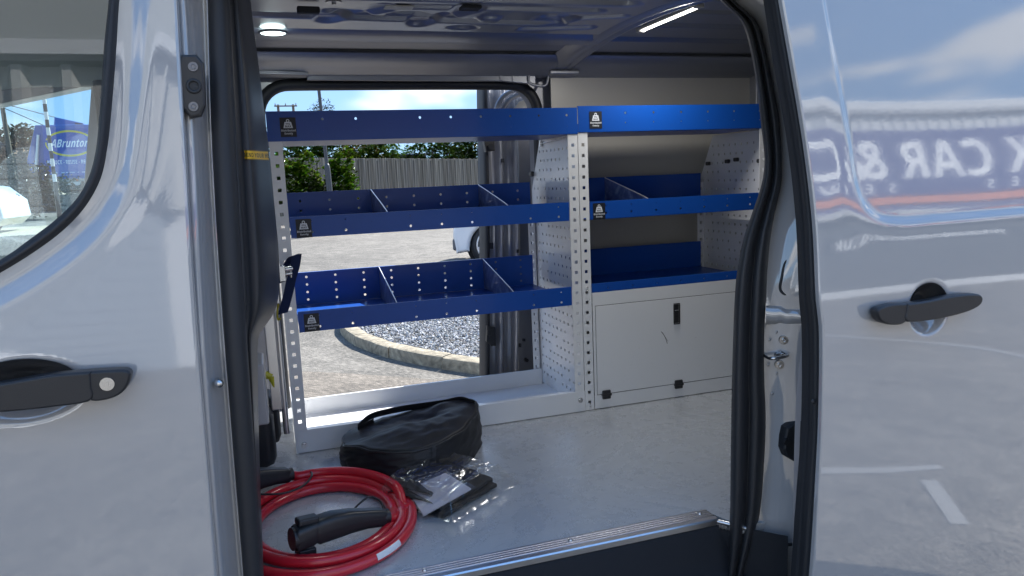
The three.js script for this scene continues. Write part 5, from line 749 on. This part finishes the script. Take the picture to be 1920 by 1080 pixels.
{
  const p = onGround(40, 470);
  const q = farAt(22, 13.5); q.y = groundY(q.x, q.z);
  const t = car('parked_car', 'white hatchback seen through the cab windows beside the blue lorry', 'car', [q.x - 4.35, q.y + 0.40, q.z - 0.9], 0.0, [[0.0, 0.24], [-0.05, 0.5], [0.0, 0.95], [0.45, 1.45], [2.3, 1.50], [3.05, 1.0], [3.8, 0.86], [4.05, 0.62], [4.08, 0.35], [3.95, 0.24]], [0.7, 3.32], 0.33, 1.75, [[[0.35, 1.0], [0.62, 1.40], [1.4, 1.43], [1.4, 1.0]], [[1.5, 1.0], [1.5, 1.43], [2.25, 1.42], [2.85, 1.0]]]);
  part('door_mirror', new RoundedBoxGeometry(0.14, 0.14, 0.22, 3, 0.04).translate(2.62, 1.05, 1.0), M.dark, t);
  for (const z of [0.62, -0.62]) part('headlight', new THREE.SphereGeometry(0.15, 16, 10).scale(1.2, 0.5, 1).translate(3.86, 0.72, z), M.carGlass, t);
  t.userData.label = 'white hatchback seen through the cab windows beside the blue lorry';
  struct('raised_paving', box(q.x - 5, q.x + 1.2, q.y - 0.3, q.y + 0.45, q.z - 3.2, q.z + 0.9, 0.03), M.kerb);
}
{
  // refuse lorry
  const p = farAt(128, 30); p.y = yAt(128, 364, p);
  const X = (px) => onZ(px, 300, p.z).x - p.x, Y = (py, px = 128) => onZ(px, py, p.z).y - p.y;
  const t = thing('refuse_lorry', 'blue refuse lorry with yellow oval logo seen through the cab windows', 'lorry', p.toArray());
  const blue = std(0.006, 0.10, 0.42, 0.35, { clearcoat: 0.6, clearcoatRoughness: 0.1 });
  const x0 = X(52), xt = X(76), x1 = X(250), yb = Y(334), yt = Y(236);
  part('body', toCreasedNormals(sheet([[x0, Y(300)], [x0 + 0.1, yb], [x1, yb], [x1, yt], [xt, yt]], [], 2.3, 0.05).translate(0, 0, -2.35), 0.6), blue, t);
  part('hopper', sheet([[X(62), Y(272)], [X(76), yt + 0.02], [X(88), yt + 0.02], [X(80), Y(320)], [X(60), Y(320)]], [], 2.36, 0.03).translate(0, 0, -2.38), std(0.008, 0.09, 0.36, 0.4), t);
  part('roof_hood', sheet([[X(106), yt + 0.05], [X(109), Y(219)], [X(160), Y(231)], [X(162), yt + 0.05]], [], 1.6, 0.03).translate(0, 0, -2.0), blue, t);
  part('hood_vent', sheet([[X(146), yt + 0.06], [X(146), Y(229)], [X(161), Y(231)], [X(161), yt + 0.06]], [], 0.04).translate(0, 0, -0.34), M.dark, t);
  const logo = canvas(1024, 640, (g, w, h) => {
    g.fillStyle = '#1455b4'; g.fillRect(0, 0, w, h);
    g.strokeStyle = '#e4d21c'; g.lineWidth = 26; g.beginPath(); g.ellipse(512, 200, 440, 165, 0, 0, 7); g.stroke();
    g.fillStyle = '#1455b4'; g.fillRect(60, 150, 110, 30);
    g.fillStyle = '#f2f5f8'; g.textAlign = 'center'; g.font = 'italic bold 150px sans-serif'; g.save(); g.translate(500, 250); g.transform(1, 0, -0.22, 1, 0, 0); g.scale(1.02, 1); g.fillText('ABrunton', 0, 0); g.restore();
    g.font = 'bold 74px sans-serif'; g.fillText('REDUCE - REUSE - RECYCLE', 512, 476, 980);
    g.fillStyle = 'rgba(225,232,240,0.75)'; for (let x = 90; x < 940; x += rr(40, 120)) g.fillRect(x, 585, rr(24, 60), 14);
  });
  const lw = X(181) - X(83), lx = (X(181) + X(83)) / 2 + 0.05, yT = Y(241), yB = Y(330);
  part('logo_panel', new THREE.PlaneGeometry(lw * 1.06, yT - yB).translate(lx, (yT + yB) / 2, 0.006), std(1, 1, 1, 0.45, { map: logo }), t, 'painted yellow oval logo with white lettering');
  part('side_skirt', box(x0 + 0.2, x1, Y(350), yb - 0.04, -2.1, -0.15, 0.02), std(0.03, 0.035, 0.05, 0.7), t);
  part('lower_rail', box(x0 + 0.1, x1, Y(341), Y(335), -2.3, -0.02, 0.01), std(0.35, 0.33, 0.30, 0.6), t);
  for (const px of [108, 125]) { const w = part('wheel', merge([new THREE.TorusGeometry(0.34, 0.14, 12, 30), cyl(V(0, 0, -0.14), V(0, 0, 0.12), 0.36, 0.36, 24)]).translate(X(px) + 0.25, 0.48, -0.25), M.rubber, t); part('wheel_hub', cyl(V(X(px) + 0.25, 0.48, -0.2), V(X(px) + 0.25, 0.48, -0.08), 0.20, 0.14, 16), M.bare, w); }
  part('axle', box(x0 + 0.6, x1, 0.3, Y(350) + 0.05, -2.0, -0.6, 0.02), M.dark, t);
  for (const px of [92, 140, 172]) part('marker_lamp', new THREE.SphereGeometry(0.05, 10, 8).translate(X(px), Y(338), 0.0), std(0.7, 0.18, 0.02, 0.3), t);
  part('hydraulic_ram', merge([cyl(V(X(66), Y(320), 0.08), V(X(79), Y(252), 0.08), 0.07, 0.05, 10)]), M.bare, t);
  struct('roadway', box(p.x - 12, p.x + 9, p.y - 0.6, p.y, p.z - 4, p.z + 1.2, 0.02), M.asphalt.clone());
  scene.children[scene.children.length - 1].material.vertexColors = false;
  // striped post, poles, tree and tiled roof at the front of the lorry
  const sp = farAt(103, 14), Hs = yAt(97, 180, sp) - sp.y, post = thing('striped_post', 'black and white banded post in front of the blue lorry', 'post', sp.toArray());
  const ys0 = yAt(110, 355, sp) - sp.y; const nb = 12; part('post_base', cyl(V(0, 0, 0), V(0, ys0, 0), 0.05, 0.04, 12), M.black, post);
  for (let i = 0; i < nb; i++) part('band', cyl(V(0, lerp(ys0, Hs, i / nb), 0), V(0, lerp(ys0, Hs, (i + 1) / nb), 0), 0.034, 0.034, 12), i % 2 ? std(0.7, 0.7, 0.68, 0.5) : M.black, post);
  const tg = farAt(28, 38), Ht = yAt(20, 190, tg) - tg.y, pole = thing('telegraph_pole', 'plain wooden telegraph pole rising beside the white hatchback', 'utility pole', tg.toArray()); part('shaft', cyl(V(0, -0.2, 0), V(-0.1, Ht, 0), 0.14, 0.10, 10), std(0.14, 0.11, 0.08, 0.9), pole);
  part('wire', merge([tube([V(-0.1, Ht - 0.1, 0), V(5, Ht - 1.5, -3), V(11, Ht - 1.8, -6)], 0.02, 30, 4), tube([V(-0.1, Ht - 0.3, 0), V(4, Ht - 2.2, 2), V(9, Ht - 3.0, 4)], 0.02, 30, 4)]), M.dark, pole);
  const tr = farAt(48, 40), H = yAt(48, 228, tr) - tr.y, bt = thing('round_tree', 'round dark green tree just behind the blue lorry tail', 'tree', tr.toArray());
  part('crown', leaves(3000, blob(V(0, H * 0.66, 0), V(1.6, H * 0.34, 1.4), 0, 5), 0.24, greens(0.07, 0.10, 0.03, 0.35)), M.leaf, bt); part('trunk', cyl(V(0, -0.2, 0), V(0, H * 0.7, 0), 0.16, 0.08, 8), M.bark, bt);
  const hh = farAt(10, 45), hy = yAt(10, 282, hh) - hh.y, hs = thing('tiled_house', 'low house with orange tiled roof behind the white hatchback', 'house', hh.toArray());
  part('wall', box(-5, 2.6, -0.2, hy - 0.5, -4, 0, 0.02), std(0.5, 0.42, 0.33, 0.9), hs); part('roof', toX(sheet([[0.3, hy - 0.5], [-2, hy + 0.6], [-4.3, hy - 0.5]], [], 8.0), 2.8), std(0.42, 0.22, 0.11, 0.85, { bumpMap: rep(fine, 1), bumpScale: 0.03 }), hs);
  const hg = farAt(30, 24); bush('laurel_bush', 'dark clipped bush behind the white hatchback', 'bush', hg, V(1.7, (yAt(30, 300, hg) - hg.y) / 1.85, 0.9), 4000, 0.14, greens(0.06, 0.10, 0.025, 0.35));
}
{
  const t = car('parked_car', 'white estate car parked in front of the workshop across from the front door', 'car', [-6.4, 0, 5.4], 0.05, [[0.0, 0.24], [-0.05, 0.5], [0.0, 0.95], [0.45, 1.45], [2.3, 1.50], [3.05, 1.0], [3.8, 0.86], [4.05, 0.62], [4.08, 0.35], [3.95, 0.24]], [0.7, 3.32], 0.33, 1.75, [[[0.35, 1.0], [0.62, 1.40], [1.4, 1.43], [1.4, 1.0]], [[1.5, 1.0], [1.5, 1.43], [2.25, 1.42], [2.85, 1.0]]]);
}
// ------------------------------------------------------------------ the premises opposite the open door (mirrored in the paint)
{
  const b = thing('commercial_building', 'long pale commercial building with dark blue sign facing the near side of the van', 'building');
  const Z = 9.0, X0 = -16, X1 = 30, SX = 0.4;
  const wallM = std(0.55, 0.56, 0.57, 0.7), clad = std(0.62, 0.635, 0.65, 0.45, { metalness: 0.1 }), navy = std(0.06, 0.07, 0.21, 0.5), dark = std(0.05, 0.055, 0.06, 0.5), glassM = std(0.03, 0.035, 0.04, 0.06), red = std(0.66, 0.24, 0.16, 0.6);
  const corr = (x0, x1, y0, y1, pitch, dep, z) => { const pts = []; for (let x = x0; x < x1; x += pitch) pts.push([x, 0], [x + pitch * 0.55, 0], [x + pitch * 0.68, dep], [x + pitch * 0.87, dep]); pts.push([x1, 0]); return grid((u, v) => { const [x, d] = pts[Math.round(u * (pts.length - 1))]; return V(x, lerp(y0, y1, v), z - d); }, pts.length - 1, 1); };
  part('wall', box(X0, X1, 0, 4.6, Z + 0.05, Z + 9, 0.02), wallM, b);
  part('fascia_cladding', toCreasedNormals(corr(SX, X1, 4.09, 4.43, 0.30, 0.03, Z), 0.3), clad, b);
  part('gutter', box(SX, X1, 4.43, 4.55, Z - 0.10, Z + 0.04, 0.02), std(0.30, 0.31, 0.33, 0.5), b);
  part('parapet', box(SX, X1, 4.55, 4.75, Z - 0.06, Z + 0.04, 0.02), clad, b);
  const PM = 110, SW = 18, SH = 1.44, sx1 = 18.6;
  const sign = canvas(SW * PM, 200, (g, w, h) => { const py = h / SH; g.fillStyle = '#454a80'; g.fillRect(0, 0, w, h); g.fillStyle = '#f4f6fa'; g.textBaseline = 'alphabetic'; g.textAlign = 'left';
    g.font = 'bold 200px sans-serif'; const em = 200, T = 'YORK CAR & COMMERCIAL', pre = g.measureText('YORK ').width / em * 1.295;
    g.save(); g.translate((sx1 - 14.50 - pre) * PM, (4.06 - 3.02) * py); g.transform(1.295 * PM / em, 0, -0.10, 1.13 * py / em, 0, 0); g.fillText(T, 0, 0); g.restore();
    g.textAlign = 'center'; const put = (c, x) => { g.save(); g.translate((sx1 - x) * PM, (4.06 - 2.70) * py); g.transform(0.40 * PM / em, 0, 0, 0.30 * py / em, 0, 0); g.fillText(c, 0, 0); g.restore(); };
    [['E', 14.95], ['S', 14.30], ['S', 11.67], ['E', 11.08], ['R', 10.50], ['V', 9.93], ['I', 9.4], ['C', 8.9], ['E', 8.3], ['S', 7.7]].forEach((a) => put(...a)); });
  const sp = part('sign_board', box(SX, X1, 2.60, 4.08, Z - 0.06, Z + 0.04, 0.01), navy, b);
  part('sign_lettering', new THREE.PlaneGeometry(SW, SH).rotateY(Math.PI).translate(sx1 - SW / 2, 4.06 - SH / 2, Z - 0.066), std(1, 1, 1, 0.5, { map: sign }), sp, 'white capital lettering on dark blue');
  part('red_stripe', box(SX, X1, 2.44, 2.596, Z - 0.07, Z + 0.04, 0.01), red, b);
  part('lower_fascia', box(SX, X1, 2.31, 2.436, Z - 0.05, Z + 0.04, 0.01), navy, b);
  part('canopy_edge', box(SX, X1, 2.17, 2.305, Z - 0.12, Z + 0.04, 0.01), wallM, b);
  const url = canvas(2048, 150, (g, w, h) => { g.fillStyle = '#3a3e45'; g.fillRect(0, 0, w, h); g.fillStyle = '#eef0f2'; g.font = 'bold 130px sans-serif'; g.textBaseline = 'middle'; g.textAlign = 'center'; g.fillText('yorkcarandcommercial.co.uk', w / 2, h / 2 - 6, w - 40); });
  const gl = part('shop_front', box(SX, X1, 0.25, 2.16, Z - 0.01, Z + 0.04, 0.01), std(0.10, 0.105, 0.11, 0.12), b);
  part('web_address', new THREE.PlaneGeometry(5.0, 0.37).rotateY(Math.PI).translate(12.35, 1.60, Z - 0.016), std(1, 1, 1, 0.5, { map: url }), gl, 'white web address on dark glass');
  for (let x = SX + 2.6; x < X1; x += 6.6) part('mullion', box(x, x + 0.08, 0.25, 2.16, Z - 0.05, Z - 0.012, 0.01), wallM, gl);
  part('stall_riser', box(SX, X1, 0, 0.24, Z - 0.04, Z + 0.04, 0.01), wallM, b);
  // workshop end with deep corrugated band
  part('workshop_wall', box(X0, SX - 0.02, 4.62, 8.4, Z + 0.05, Z + 9, 0.02), wallM, b);
  part('workshop_cladding', toCreasedNormals(corr(X0, SX - 0.02, 3.1, 5.52, 0.62, 0.14, Z), 0.3), std(0.40, 0.405, 0.40, 0.6), b);
  part('workshop_trim', box(X0, SX - 0.02, 5.54, 5.66, Z - 0.22, Z + 0.04, 0.01), dark, b);
  part('workshop_band', box(X0, SX - 0.02, 5.67, 5.92, Z - 0.18, Z + 0.04, 0.01), clad, b);
  part('workshop_parapet', box(X0, SX - 0.02, 5.93, 8.5, Z - 0.12, Z + 0.04, 0.02), std(0.36, 0.38, 0.38, 0.7), b);
  for (let k = 0; k < 4; k++) { const x = X0 + 1.2 + k * 4.8; const d = part('roller_door', box(x, x + 3.8, 0, 3.0, Z - 0.04, Z + 0.03, 0.01), std(0.30, 0.33, 0.36, 0.5), b); for (let j = 0; j < 12; j++) part('slat', box(x + 0.05, x + 3.75, 0.06 + j * 0.245, 0.26 + j * 0.245, Z - 0.050, Z - 0.042, 0.003), std(0.30, 0.33, 0.36, 0.5), d); }
}
renderer.render(scene, camera);
